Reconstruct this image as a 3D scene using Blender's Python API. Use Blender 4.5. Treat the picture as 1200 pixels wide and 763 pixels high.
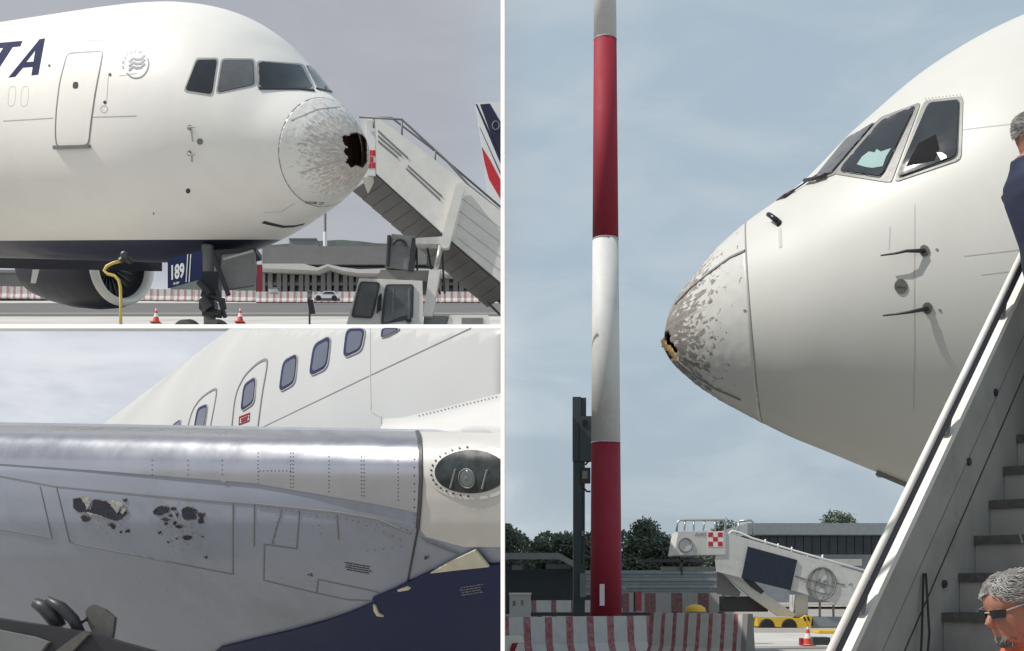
import bpy, bmesh, math, random
import numpy as np
from mathutils import Vector, Matrix, noise
from mathutils.bvhtree import BVHTree
from mathutils.geometry import delaunay_2d_cdt
random.seed(7)
SC = bpy.context.scene
for o in list(bpy.data.objects): bpy.data.objects.remove(o)

# ------------------------------------------------------------------ camera
F = 1400.0; HZ = 695.0; EYE = 1.6          # focal length and horizon row in pixels of a 1200 px wide picture
cam = bpy.data.objects.new('camera', bpy.data.cameras.new('camera'))
SC.collection.objects.link(cam); SC.camera = cam
cam.location = (0, 0, EYE); cam.rotation_euler = (math.radians(90), 0, 0)
cam.data.sensor_width = 36; cam.data.lens = F/1200*36
cam.data.shift_y = (HZ-381.5)/1200
cam.data.clip_end = 8000; cam.data.clip_start = .05

# ------------------------------------------------------------------ light
SUN_EL, SUN_AZ = math.radians(50), math.radians(-105)      # sun high on the left
sun = bpy.data.objects.new('sun', bpy.data.lights.new('sun', 'SUN'))
SC.collection.objects.link(sun)
sun.data.energy = 3.9; sun.data.angle = math.radians(.5); sun.data.color = (1, .965, .9)
sd = Vector((math.sin(SUN_AZ)*math.cos(SUN_EL), math.cos(SUN_AZ)*math.cos(SUN_EL), math.sin(SUN_EL)))
sun.rotation_euler = sd.to_track_quat('Z', 'Y').to_euler()
W = bpy.data.worlds.new('World'); SC.world = W; W.use_nodes = True
def world():
    nt = W.node_tree; N = nt.nodes; L = nt.links; N.clear()
    out = N.new('ShaderNodeOutputWorld')
    sky = N.new('ShaderNodeTexSky'); sky.sky_type = 'NISHITA'; sky.sun_disc = False
    sky.sun_elevation = SUN_EL; sky.sun_rotation = SUN_AZ; sky.dust_density = 2.5
    b1 = N.new('ShaderNodeBackground'); b1.inputs[1].default_value = .1; L.new(sky.outputs[0], b1.inputs[0])
    tc = N.new('ShaderNodeTexCoord'); sep = N.new('ShaderNodeSeparateXYZ'); L.new(tc.outputs['Generated'], sep.inputs[0])
    def rng(src, a, b):
        m = N.new('ShaderNodeMapRange'); m.interpolation_type = 'SMOOTHSTEP'
        m.inputs[1].default_value = a; m.inputs[2].default_value = b; L.new(src, m.inputs[0]); return m.outputs[0]
    def mix(f, a, b):
        m = N.new('ShaderNodeMix'); m.data_type = 'RGBA'
        if isinstance(f, float): m.inputs[0].default_value = f
        else: L.new(f, m.inputs[0])
        for i, c in ((6, a), (7, b)):
            if isinstance(c, tuple): m.inputs[i].default_value = (*c, 1)
            else: L.new(c, m.inputs[i])
        return m.outputs[2]
    mp = N.new('ShaderNodeMapping'); mp.inputs['Scale'].default_value = (3.2, 3.2, 9); L.new(tc.outputs['Generated'], mp.inputs[0])
    nz = N.new('ShaderNodeTexNoise'); nz.inputs['Scale'].default_value = 2.1; nz.inputs['Detail'].default_value = 7; nz.inputs['Roughness'].default_value = .55
    nz.inputs['Distortion'].default_value = .5
    L.new(mp.outputs[0], nz.inputs[0])
    cl = rng(nz.outputs[0], .38, .7)
    low = rng(sep.outputs[2], .02, .3)
    right = mix(low, (.42, .505, .575), (.435, .54, .63))                 # thin blue-grey veil, darker towards the horizon
    right = mix(cl, right, (.52, .61, .67))
    left_hi = mix(cl, (.45, .46, .50), (.49, .50, .525))                # mauve-grey haze bank
    left_lo = mix(cl, (.64, .67, .745), (.84, .85, .89))                 # bright broken cloud low on the left
    left = mix(rng(sep.outputs[2], .20, .27), left_lo, left_hi)
    side = rng(sep.outputs[0], .03, -.06)
    c = mix(side, right, left)
    b2 = N.new('ShaderNodeBackground'); L.new(c, b2.inputs[0]); b2.inputs[1].default_value = 1.0
    ms = N.new('ShaderNodeMixShader'); ms.inputs[0].default_value = .88
    L.new(b1.outputs[0], ms.inputs[1]); L.new(b2.outputs[0], ms.inputs[2]); L.new(ms.outputs[0], out.inputs[0])
world()
SC.view_settings.view_transform = 'Standard'; SC.view_settings.look = 'None'
SC.view_settings.exposure = 0; SC.view_settings.gamma = 1

# ------------------------------------------------------------------ helpers
def P(x, y, D): return Vector(((x-600)/F*D, D, EYE+(HZ-y)/F*D))
def put(o, parent=None):
    SC.collection.objects.link(o)
    if parent is not None: o.parent = parent
    return o
def tag(o, label=None, cat=None, group=None, kind=None):
    if label: o['label'] = label
    if cat: o['category'] = cat
    if group: o['group'] = group
    if kind: o['kind'] = kind
    return o
def thing(name, label, cat, loc=(0, 0, 0), group=None, rz=0):
    o = bpy.data.objects.new(name, None); o.location = loc; o.rotation_euler = (0, 0, rz)
    o.empty_display_size = .2
    return put(tag(o, label, cat, group))
def origin(p):
    v = Vector((0, 0, 0))
    while p is not None: v = v+Vector(p.location); p = p.parent
    return v
def copy_tree(o, parent=None):
    c = o.copy(); put(c, parent)
    for ch in list(o.children): copy_tree(ch, c)
    return c

SPLIT = {'vent_slot', 'lower_edge', 'hydraulic_line', 'panel_bar', 'fan_blade', 'hazard_stripe', 'red_square', 'stripe', 'panel_seam', 'grille', 'fuse_box', 'arm', 'bracket', 'window_bar', 'window_seal', 'roof_truss', 'cabinet', 'parapet', 'emblem_bar', 'facade_panel', 'sill_band', 'streak', 'cable', 'hose_piece'}
class B:
    """collects shapes, becomes one mesh object"""
    def __init__(s): s.bm = bmesh.new()
    def poly(s, pts):
        vs = [s.bm.verts.new(p) for p in pts]
        try: return s.bm.faces.new(vs)
        except ValueError: return None
    def loft(s, a, b, cap=True):
        va = [s.bm.verts.new(p) for p in a]; vb = [s.bm.verts.new(p) for p in b]; n = len(va)
        for i in range(n): s.bm.faces.new((va[i], va[(i+1) % n], vb[(i+1) % n], vb[i]))
        if cap: s.bm.faces.new(va[::-1]); s.bm.faces.new(vb)
        return s
    def box(s, x0, y0, z0, x1, y1, z1):
        return s.loft([(x0, y0, z0), (x1, y0, z0), (x1, y1, z0), (x0, y1, z0)], [(x0, y0, z1), (x1, y0, z1), (x1, y1, z1), (x0, y1, z1)])
    def prism(s, pts, D, depth):                     # outline facing the viewer, real thickness going back
        f = [P(x, y, D) for x, y in pts]
        return s.loft(f, [p+Vector((0, depth, 0)) for p in f])
    def rect(s, x0, y0, x1, y1, D, depth): return s.prism([(x0, y0), (x1, y0), (x1, y1), (x0, y1)], D, depth)
    def tube(s, pts, r, n=8, cap=True):
        pts = [Vector(p) for p in pts]; m = len(pts); rings = []
        rr = r if isinstance(r, (list, tuple)) else [r]*m
        t0 = (pts[1]-pts[0]).normalized(); up = Vector((0, 0, 1)) if abs(t0.z) < .9 else Vector((1, 0, 0))
        for i, p in enumerate(pts):
            t = (pts[min(i+1, m-1)]-pts[max(i-1, 0)]).normalized()
            u = (t.cross(up) if i == 0 else pu-t*pu.dot(t)).normalized(); pu = u; v = u.cross(t)
            rings.append([s.bm.verts.new(p+(u*math.cos(2*math.pi*k/n)+v*math.sin(2*math.pi*k/n))*rr[i]) for k in range(n)])
        for a, b in zip(rings, rings[1:]):
            for k in range(n): s.bm.faces.new((a[k], a[(k+1) % n], b[(k+1) % n], b[k]))
        if cap: s.bm.faces.new(rings[0][::-1]); s.bm.faces.new(rings[-1])
        return s
    def lathe(s, o, d, prof, n=32, cap=False):
        o = Vector(o); d = Vector(d).normalized(); up = Vector((0, 0, 1)) if abs(d.z) < .9 else Vector((1, 0, 0))
        u = d.cross(up).normalized(); v = u.cross(d); rings = []
        for t, r in prof: rings.append([s.bm.verts.new(o+d*t+(u*math.cos(2*math.pi*k/n)+v*math.sin(2*math.pi*k/n))*max(r, 1e-4)) for k in range(n)])
        for a, b in zip(rings, rings[1:]):
            for k in range(n): s.bm.faces.new((a[k], a[(k+1) % n], b[(k+1) % n], b[k]))
        if cap: s.bm.faces.new(rings[0][::-1]); s.bm.faces.new(rings[-1])
        return s
    def cut(s, co, no):
        g = s.bm.verts[:]+s.bm.edges[:]+s.bm.faces[:]
        bmesh.ops.bisect_plane(s.bm, geom=g, plane_co=co, plane_no=no, clear_outer=True)
        return s
    def out(s, name, mat, parent=None, smooth=False, bevel=0, local=False, recalc=True):
        bm = s.bm
        if bevel:
            bmesh.ops.bevel(bm, geom=[e for e in bm.edges if len(e.link_faces) == 2 and e.calc_face_angle(0) > .5], offset=bevel, segments=2, affect='EDGES', clamp_overlap=True)
        bmesh.ops.delete(bm, geom=[v for v in bm.verts if not v.link_faces], context='VERTS')
        if name in SPLIT:                              # alike loose pieces become objects of their own
            bm.verts.index_update(); seen = set(); isl = []
            for v in bm.verts:
                if v in seen: continue
                st = [v]; seen.add(v); grp = []
                while st:
                    a = st.pop(); grp.append(a)
                    for e in a.link_edges:
                        o_ = e.other_vert(a)
                        if o_ not in seen: seen.add(o_); st.append(o_)
                isl.append(set(grp))
            if 1 < len(isl) <= 40:
                bm.verts.ensure_lookup_table(); first = None; ids = [sorted(v.index for v in g) for g in isl]
                for g in ids:
                    b2 = B(); mp = {i: b2.bm.verts.new(bm.verts[i].co) for i in g}
                    for f in bm.faces:
                        if f.verts[0].index in mp:
                            f2 = b2.bm.faces.new([mp[v.index] for v in f.verts])
                    for e in bm.edges:
                        if not e.smooth and e.verts[0].index in mp:
                            e2 = b2.bm.edges.get((mp[e.verts[0].index], mp[e.verts[1].index]))
                            if e2: e2.smooth = False
                    o_ = b2.out(name, mat, parent, smooth, 0, local, recalc); first = first or o_
                bm.free(); return first
        if recalc: bmesh.ops.recalc_face_normals(bm, faces=bm.faces[:])
        me = bpy.data.meshes.new(name)
        off = Vector((0, 0, 0)) if local else origin(parent)
        if off.length: bmesh.ops.translate(bm, verts=bm.verts[:], vec=-off)
        bm.to_mesh(me); bm.free()
        for m in (mat if isinstance(mat, (list, tuple)) else [mat]): me.materials.append(m)
        if smooth:
            me.polygons.foreach_set('use_smooth', [True]*len(me.polygons))
        return put(bpy.data.objects.new(name, me), parent)

def mat(name, rgb, rough=.5, metal=0., var=.08, scale=2.0, bump=0., spec=.5, coat=0., fine=0., dirt=None, dirt_amt=.0):
    m = bpy.data.materials.new(name); m.use_nodes = True
    nt = m.node_tree; N = nt.nodes; L = nt.links; p = N['Principled BSDF']
    p.inputs['Roughness'].default_value = rough; p.inputs['Metallic'].default_value = metal
    p.inputs['Specular IOR Level'].default_value = spec; p.inputs['Coat Weight'].default_value = coat
    p.inputs['Coat Roughness'].default_value = .12
    tc = N.new('ShaderNodeTexCoord')
    nz = N.new('ShaderNodeTexNoise'); nz.inputs['Scale'].default_value = scale; nz.inputs['Detail'].default_value = 6; nz.inputs['Roughness'].default_value = .62
    L.new(tc.outputs['Object'], nz.inputs[0])
    mr = N.new('ShaderNodeMapRange'); mr.inputs[1].default_value = .3; mr.inputs[2].default_value = .7
    mr.inputs[3].default_value = 1-var; mr.inputs[4].default_value = 1+var; L.new(nz.outputs[0], mr.inputs[0])
    mx = N.new('ShaderNodeMix'); mx.data_type = 'RGBA'; mx.blend_type = 'MULTIPLY'; mx.inputs[0].default_value = 1
    mx.inputs[6].default_value = (*rgb, 1); L.new(mr.outputs[0], mx.inputs[7])
    col = mx.outputs[2]
    if dirt_amt:
        n2 = N.new('ShaderNodeTexNoise'); n2.inputs['Scale'].default_value = scale*.45; n2.inputs['Detail'].default_value = 9; n2.inputs['Roughness'].default_value = .7
        L.new(tc.outputs['Object'], n2.inputs[0])
        r2 = N.new('ShaderNodeMapRange'); r2.inputs[1].default_value = .5; r2.inputs[2].default_value = .72; r2.inputs[4].default_value = dirt_amt; L.new(n2.outputs[0], r2.inputs[0])
        md = N.new('ShaderNodeMix'); md.data_type = 'RGBA'; L.new(r2.outputs[0], md.inputs[0]); L.new(col, md.inputs[6]); md.inputs[7].default_value = (*(dirt or (.2, .18, .15)), 1)
        col = md.outputs[2]
    L.new(col, p.inputs['Base Color'])
    rr = N.new('ShaderNodeMapRange'); rr.inputs[1].default_value = .3; rr.inputs[2].default_value = .7
    rr.inputs[3].default_value = max(.02, rough*.85); rr.inputs[4].default_value = min(1, rough*1.15); L.new(nz.outputs[0], rr.inputs[0]); L.new(rr.outputs[0], p.inputs['Roughness'])
    if bump:
        b = N.new('ShaderNodeBump'); b.inputs['Strength'].default_value = bump; b.inputs['Distance'].default_value = .02
        L.new(nz.outputs[0], b.inputs['Height']); L.new(b.outputs[0], p.inputs['Normal'])
    m['col'] = 1
    return m
M = {}
M['white'] = mat('white_paint', (.78, .775, .75), .32, var=.03, scale=1.2, coat=.25, dirt=(.55, .52, .46), dirt_amt=.18)
M['trim'] = mat('trim_white', (.88, .88, .87), .6, var=.01)
M['offwhite'] = mat('off_white_paint', (.78, .76, .71), .5, var=.05, scale=3, dirt=(.45, .42, .37), dirt_amt=.3)
M['greywhite'] = mat('grey_white_paint', (.58, .58, .56), .5, var=.06, scale=3, dirt=(.25, .24, .22), dirt_amt=.4)
M['navy'] = mat('navy_paint', (.012, .02, .075), .42, var=.1, spec=.25)
M['letter'] = mat('lettering_navy', (.03, .035, .09), .8, var=.05, spec=.15)
M['lettergrey'] = mat('lettering_grey', (.22, .23, .27), .5, var=.05)
M['frame'] = mat('window_frame_grey', (.38, .38, .375), .42, metal=.1, var=.06, scale=8)
M['darkframe'] = mat('dark_seal', (.06, .06, .065), .5)
M['glass'] = mat('cockpit_glass', (.02, .028, .034), .07, var=.3, spec=.7)
M['glassw'] = mat('warm_glass', (.12, .125, .135), .06, var=.2, scale=3, spec=.7)
M['cabinglass'] = mat('cabin_glass', (.085, .10, .14), .12, var=.1, spec=.6)
M['line'] = mat('panel_gap', (.20, .20, .20), .6)
M['linesoft'] = mat('soft_panel_gap', (.46, .455, .44), .6)
M['dark'] = mat('dark_metal', (.035, .035, .04), .45, var=.2)
M['mid'] = mat('mid_grey_metal', (.20, .20, .20), .5, var=.12, scale=4)
M['hole'] = mat('exposed_core', (.13, .075, .05), .85, var=.5, scale=14, bump=.5)
M['mastwhite'] = mat('mast_white', (.62, .62, .60), .6, var=.05, scale=2, dirt=(.3, .29, .27), dirt_amt=.3)
M['tyre'] = mat('rubber', (.02, .02, .02), .8)
M['red'] = mat('red_paint', (.27, .010, .028), .72, var=.10, scale=1.5, dirt=(.22, .06, .07), dirt_amt=.4)
M['orange'] = mat('cone_orange', (.62, .06, .03), .5)
M['yellow'] = mat('yellow_paint', (.70, .45, .04), .5, var=.1)
M['hose'] = mat('yellow_hose', (.66, .50, .10), .5)
M['concrete'] = mat('concrete_apron', (.50, .485, .455), .9, var=.12, scale=.25, bump=.1, dirt=(.24, .23, .22), dirt_amt=.5)
M['ramp'] = mat('ramp_asphalt', (.32, .305, .275), .9, var=.15, scale=.3, bump=.1, dirt=(.2, .19, .18), dirt_amt=.5)
M['asphalt'] = mat('asphalt', (.13, .125, .125), .9, var=.12, scale=.4)
M['gconc'] = mat('roof_concrete', (.20, .195, .19), .85, var=.12, scale=.4, dirt=(.12, .12, .11), dirt_amt=.5)
M['bwall'] = mat('pale_wall', (.55, .54, .52), .7, var=.06)
M['bdark'] = mat('dark_glazing', (.035, .045, .055), .15, var=.3, scale=.8)
M['shed'] = mat('dark_cladding', (.045, .06, .068), .6, var=.15, scale=1)
M['shedroof'] = mat('shed_roof', (.20, .21, .20), .6, var=.1)
M['slat'] = mat('corrugated_grey', (.24, .27, .29), .5, var=.12)
M['solar'] = mat('dark_blue_panel', (.01, .018, .035), .2, var=.2)
M['steel'] = mat('galvanised_steel', (.45, .45, .44), .38, metal=.6, var=.12, scale=10)
M['alu'] = mat('stair_aluminium', (.36, .357, .335), .55, var=.08, scale=5, dirt=(.12, .12, .115), dirt_amt=.4)
M['tread'] = mat('tread_grip', (.09, .09, .085), .8, var=.3, scale=30, bump=.3)
M['slatmetal'] = mat('polished_slat', (.46, .475, .52), .30, metal=.95, var=.05, scale=5, bump=.02)
M['wingskin'] = mat('wing_grey', (.285, .315, .39), .30, var=.06, coat=.15, scale=2, dirt=(.12, .115, .11), dirt_amt=.4)
M['rootwhite'] = mat('root_white', (.58, .57, .545), .38, var=.05, scale=3, dirt=(.4, .36, .3), dirt_amt=.3)
M['cream'] = mat('cream_sealant', (.62, .58, .45), .6, var=.12, scale=15)
M['lens'] = mat('lamp_lens', (.20, .23, .23), .12, metal=.7, var=.1, scale=30)
M['hill'] = mat('far_hill', (.13, .16, .15), .95, var=.3, scale=.06)
M['bark'] = mat('bark', (.06, .05, .04), .9)
M['skin'] = mat('skin', (.32, .15, .10), .5, var=.1, scale=20, bump=.05)
M['hairg'] = mat('grey_hair', (.17, .165, .155), .6, var=.55, scale=45, bump=.6)
M['jacket'] = mat('navy_jacket', (.02, .028, .06), .85, var=.2, scale=6, bump=.2)
M['shirt'] = mat('orange_shirt', (.62, .12, .05), .85, var=.15, scale=9, bump=.2)
M['trouser'] = mat('dark_trousers', (.03, .03, .035), .9, var=.2)
M['black'] = mat('black_plastic', (.012, .012, .014), .25)
M['paper'] = mat('pale_sheet', (.27, .40, .40), .7, var=.1, scale=6)
M['airfin'] = mat('fin_white', (.75, .75, .75), .35, var=.02)
M['finnavy'] = mat('fin_navy', (.012, .016, .045), .35)
M['hole2'] = mat('torn_core', (.022, .024, .042), .8, var=.6, scale=18, bump=.4)
M['rim'] = mat('bare_composite', (.17, .15, .12), .8, var=.5, scale=40)
M['baydark'] = mat('lamp_bay', (.035, .042, .045), .22, var=.5, scale=12, spec=.25)
M['hairl'] = mat('silver_hair', (.36, .35, .335), .5, var=.6, scale=28)
M['seam'] = mat('radome_seam', (.30, .295, .285), .6)
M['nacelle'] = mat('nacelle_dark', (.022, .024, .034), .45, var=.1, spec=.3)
M['frame2'] = mat('weathered_frame', (.26, .26, .25), .5, metal=.1, var=.15, scale=12)
M['flake'] = mat('peeling_skin', (.36, .35, .33), .7, var=.5, scale=25, bump=.4)
M['plate'] = mat('probe_plate', (.14, .135, .125), .45, metal=.3, var=.2, scale=20)
M['finred'] = mat('fin_red', (.55, .02, .03), .4)

def leafmat(name, rgb):
    m = mat(name, rgb, .7, var=.45, scale=.7); return m
M['leaf'] = leafmat('dark_foliage', (.085, .115, .08)); M['leaf2'] = leafmat('olive_foliage', (.095, .125, .085))

def stripemat(name, a, b, freq, duty, phase=0., dirt=.35):
    m = mat(name, a, .65, var=.08, scale=4, dirt=(.28, .27, .25), dirt_amt=dirt)
    nt = m.node_tree; N = nt.nodes; L = nt.links; p = N['Principled BSDF']; src = p.inputs['Base Color'].links[0].from_socket
    tc = N.new('ShaderNodeTexCoord'); sp = N.new('ShaderNodeSeparateXYZ'); L.new(tc.outputs['Object'], sp.inputs[0])
    m1 = N.new('ShaderNodeMath'); m1.operation = 'MULTIPLY_ADD'; m1.inputs[1].default_value = freq; m1.inputs[2].default_value = phase; L.new(sp.outputs[0], m1.inputs[0])
    m2 = N.new('ShaderNodeMath'); m2.operation = 'FRACT'; L.new(m1.outputs[0], m2.inputs[0])
    m3 = N.new('ShaderNodeMath'); m3.operation = 'LESS_THAN'; m3.inputs[1].default_value = duty; L.new(m2.outputs[0], m3.inputs[0])
    nz = N.new('ShaderNodeTexNoise'); nz.inputs['Scale'].default_value = 9; nz.inputs['Detail'].default_value = 8; L.new(tc.outputs['Object'], nz.inputs[0])
    wr = N.new('ShaderNodeMapRange'); wr.inputs[1].default_value = .40; wr.inputs[2].default_value = .72; wr.inputs[3].default_value = .95; wr.inputs[4].default_value = .6; L.new(nz.outputs[0], wr.inputs[0])
    m4 = N.new('ShaderNodeMath'); m4.operation = 'MULTIPLY'; L.new(m3.outputs[0], m4.inputs[0]); L.new(wr.outputs[0], m4.inputs[1])
    mx = N.new('ShaderNodeMix'); mx.data_type = 'RGBA'; L.new(m4.outputs[0], mx.inputs[0]); L.new(src, mx.inputs[6]); mx.inputs[7].default_value = (*b, 1)
    L.new(mx.outputs[2], p.inputs['Base Color'])
    return m
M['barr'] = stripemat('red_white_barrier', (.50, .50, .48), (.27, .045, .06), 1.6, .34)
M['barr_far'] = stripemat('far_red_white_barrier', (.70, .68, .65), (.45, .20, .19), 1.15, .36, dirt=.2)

def hullmat(name, white, beltline=None):
    """aircraft paint: 's' = metres behind the nose tip, 'zl' = height in the aircraft's own frame"""
    m = mat(name, white, .46, var=.03, scale=.8, coat=.06, bump=.10, dirt=(.50, .46, .38), dirt_amt=.16)
    nt = m.node_tree; N = nt.nodes; L = nt.links; p = N['Principled BSDF']; src = p.inputs['Base Color'].links[0].from_socket
    if beltline:
        a = N.new('ShaderNodeAttribute'); a.attribute_name = 's'; z = N.new('ShaderNodeAttribute'); z.attribute_name = 'zl'
        r = N.new('ShaderNodeMath'); r.operation = 'MULTIPLY_ADD'; r.inputs[1].default_value = beltline[0]; r.inputs[2].default_value = beltline[1]; L.new(a.outputs['Fac'], r.inputs[0])
        lt = N.new('ShaderNodeMath'); lt.operation = 'LESS_THAN'; L.new(z.outputs['Fac'], lt.inputs[0]); L.new(r.outputs[0], lt.inputs[1])
        mx = N.new('ShaderNodeMix'); mx.data_type = 'RGBA'; L.new(lt.outputs[0], mx.inputs[0]); L.new(src, mx.inputs[6]); mx.inputs[7].default_value = (.015, .018, .05, 1)
        L.new(mx.outputs[2], p.inputs['Base Color'])
    return m
def radomemat(name, white, primer, reach, thr0, thr1, sc=(5, 7), edge=.014):
    """paint eroded from the tip backwards in streaks, the primer bare below it"""
    m = mat(name, white, .48, var=.03, scale=2)
    nt = m.node_tree; N = nt.nodes; L = nt.links; p = N['Principled BSDF']; src = p.inputs['Base Color'].links[0].from_socket
    a = N.new('ShaderNodeAttribute'); a.attribute_name = 's'; g = N.new('ShaderNodeAttribute'); g.attribute_name = 'ang'
    cx = N.new('ShaderNodeCombineXYZ'); L.new(a.outputs['Fac'], cx.inputs[0]); L.new(g.outputs['Fac'], cx.inputs[1])
    mp = N.new('ShaderNodeMapping'); mp.inputs['Scale'].default_value = (*sc, 1); L.new(cx.outputs[0], mp.inputs[0])
    nz = N.new('ShaderNodeTexNoise'); nz.inputs['Scale'].default_value = 1.9; nz.inputs['Detail'].default_value = 8; nz.inputs['Roughness'].default_value = .62; nz.inputs['Distortion'].default_value = .6
    L.new(mp.outputs[0], nz.inputs[0])
    mr = N.new('ShaderNodeMapRange'); mr.inputs[1].default_value = .0; mr.inputs[2].default_value = reach; mr.inputs[3].default_value = thr0; mr.inputs[4].default_value = thr1; L.new(a.outputs['Fac'], mr.inputs[0])
    d = N.new('ShaderNodeMath'); d.operation = 'SUBTRACT'; L.new(nz.outputs[0], d.inputs[0]); L.new(mr.outputs[0], d.inputs[1])
    e = N.new('ShaderNodeMapRange'); e.inputs[1].default_value = -edge; e.inputs[2].default_value = edge; L.new(d.outputs[0], e.inputs[0])
    n2 = N.new('ShaderNodeTexNoise'); n2.inputs['Scale'].default_value = 11; n2.inputs['Detail'].default_value = 5; L.new(cx.outputs[0], n2.inputs[0])
    r2 = N.new('ShaderNodeMapRange'); r2.inputs[1].default_value = .35; r2.inputs[2].default_value = .65; r2.inputs[3].default_value = .8; r2.inputs[4].default_value = 1.2; L.new(n2.outputs[0], r2.inputs[0])
    pc = N.new('ShaderNodeMix'); pc.data_type = 'RGBA'; pc.blend_type = 'MULTIPLY'; pc.inputs[0].default_value = 1; pc.inputs[6].default_value = (*primer, 1); L.new(r2.outputs[0], pc.inputs[7])
    mx = N.new('ShaderNodeMix'); mx.data_type = 'RGBA'; L.new(e.outputs[0], mx.inputs[0]); L.new(src, mx.inputs[6]); L.new(pc.outputs[2], mx.inputs[7])
    L.new(mx.outputs[2], p.inputs['Base Color'])
    ro = N.new('ShaderNodeMapRange'); ro.inputs[3].default_value = .35; ro.inputs[4].default_value = .85; L.new(e.outputs[0], ro.inputs[0]); L.new(ro.outputs[0], p.inputs['Roughness'])
    b = N.new('ShaderNodeBump'); b.invert = True; b.inputs['Strength'].default_value = .25; b.inputs['Distance'].default_value = .01; L.new(e.outputs[0], b.inputs['Height']); L.new(b.outputs[0], p.inputs['Normal'])
    return m

class Surf:
    """a surface to lay doors, windows, lettering and seams on"""
    def __init__(s): s.V = []; s.Fc = []; s.flip = None; s.t = None
    def add(s, V, Fc):
        k = len(s.V); s.V += [Vector(v) for v in V]; s.Fc += [tuple(i+k for i in f) for f in Fc]; s.t = None
    def hit(s, x, y):
        if s.t is None:
            s.t = BVHTree.FromPolygons(s.V, s.Fc); s.N = [Vector((0, 0, 0)) for v in s.V]; ref = None
            for f in s.Fc:
                a_, b_, c_ = s.V[f[0]], s.V[f[1]], s.V[f[2]]; nn = (c_-a_).cross(s.V[f[-1]]-b_)
                for i in f: s.N[i] += nn
        o = Vector((0, 0, EYE)); d = (P(x, y, 1)-o).normalized()
        h = s.t.ray_cast(o, d)
        if h[0] is None:
            q = o+d*s.dist; h = s.t.find_nearest(q)
        n = Vector((0, 0, 0)); tot = 0
        for i in s.Fc[h[2]]:
            w = 1/((s.V[i]-h[0]).length+1e-4)**1.5; n += s.N[i].normalized()*w
        n.normalize()
        if s.flip is None: s.flip = -1 if n.dot(d) > 0 else 1     # which way the stored normals point
        return h[0], n*s.flip
    def sees(s, x, y):
        if s.t is None: s.hit(x, y)
        o = Vector((0, 0, EYE)); return s.t.ray_cast(o, (P(x, y, 1)-o).normalized())[0] is not None
    def patch(s, poly, off=.006, step=6, skirt=.012, b=None, jag=0):
        """a plate following the surface, its outline given as seen from the viewpoint, with an edge of real thickness"""
        b = b or B(); pts = [Vector(p) for p in poly]; ring = []
        for i, p in enumerate(pts):
            q = pts[(i+1) % len(pts)]; n = max(1, int((q-p).length/step))
            for k in range(n):
                r = p.lerp(q, k/n)
                if jag and k: r = r+Vector((random.uniform(-jag, jag), random.uniform(-jag, jag)))
                ring.append(r)
        allp = list(ring); m = len(ring)
        xs = [p.x for p in ring]; ys = [p.y for p in ring]
        gx = np.arange(min(xs)+step/2, max(xs), step); gy = np.arange(min(ys)+step/2, max(ys), step)
        if len(gx)*len(gy) < 20000: 
            ra = np.array([tuple(v) for v in ring]); G = np.array([(a, c) for a in gx for c in gy]).reshape(-1, 2)
            rb = np.roll(ra, -1, axis=0); rs = np.concatenate([ra, (ra+rb)/2])
            if len(G): G = G[np.array([((rs-g)**2).sum(1).min() > (.5*step)**2 for g in G])]
            allp += [Vector((float(a), float(c))) for a, c in G]
        r = delaunay_2d_cdt(allp, [(i, (i+1) % m) for i in range(m)], [list(range(m))], 1, 1e-4)
        vv, ee, ff = r[0], r[1], r[2]
        ce = Vector((sum(v.x for v in ring)/m, sum(v.y for v in ring)/m)); hv = []; pulled = 0
        for v in vv:
            q = Vector((v.x, v.y)); k_ = 0
            while not s.sees(q.x, q.y) and k_ < 20: q = q.lerp(ce, .08); k_ += 1; pulled = 1
            hv.append(s.hit(q.x, q.y))
        of = [off(v.x, v.y) if callable(off) else off for v in vv]
        top = [b.bm.verts.new(h+n*o_) for (h, n), o_ in zip(hv, of)]
        for f in ff:
            try: b.bm.faces.new([top[i] for i in f])
            except ValueError: pass
        cnt = {}
        for f in ff:
            for i in range(len(f)):
                e = (f[i], f[(i+1) % len(f)]); k = (min(e), max(e)); cnt.setdefault(k, []).append(e)
        low = {}; edge = {}
        for k, es in cnt.items():
            if len(es) == 1:
                for i in es[0]:
                    if i not in low: low[i] = b.bm.verts.new(hv[i][0]+hv[i][1]*(of[i]-skirt)); edge[i] = top[i]
                i, j = es[0]
                try: b.bm.faces.new((edge[j], edge[i], low[i], low[j]))
                except ValueError: pass
                e_ = b.bm.edges.get((top[i], top[j]))
                if e_: e_.smooth = False
        if len(b.bm.verts) < 20000: bmesh.ops.remove_doubles(b.bm, verts=b.bm.verts[:], dist=.01 if pulled else 2e-4)
        return b
    def strip(s, pts, w, off=.004, step=5, b=None, closed=False, h=.006):
        """a narrow raised band along a line; w in metres"""
        b = b or B(); pts = [Vector(p) for p in pts]
        if closed: pts = pts+[pts[0]]
        q = []
        for p, r in zip(pts, pts[1:]):
            n = max(1, int((r-p).length/step))
            for k in range(n): q.append(p.lerp(r, k/n))
        q.append(pts[-1])
        hv = [s.hit(p.x, p.y) for p in q]; m = len(hv); prev = None
        for i in range(m):
            t = (hv[min(i+1, m-1)][0]-hv[max(i-1, 0)][0]); n = hv[i][1]
            if t.length < 1e-6: continue
            u = n.cross(t).normalized()*w/2; c = hv[i][0]
            cur = [b.bm.verts.new(x) for x in (c-u+n*(off-h), c-u+n*off, c+u+n*off, c+u+n*(off-h))]
            if prev:
                for k in range(3): b.bm.faces.new((prev[k], prev[k+1], cur[k+1], cur[k]))
            prev = cur
        return b
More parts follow.
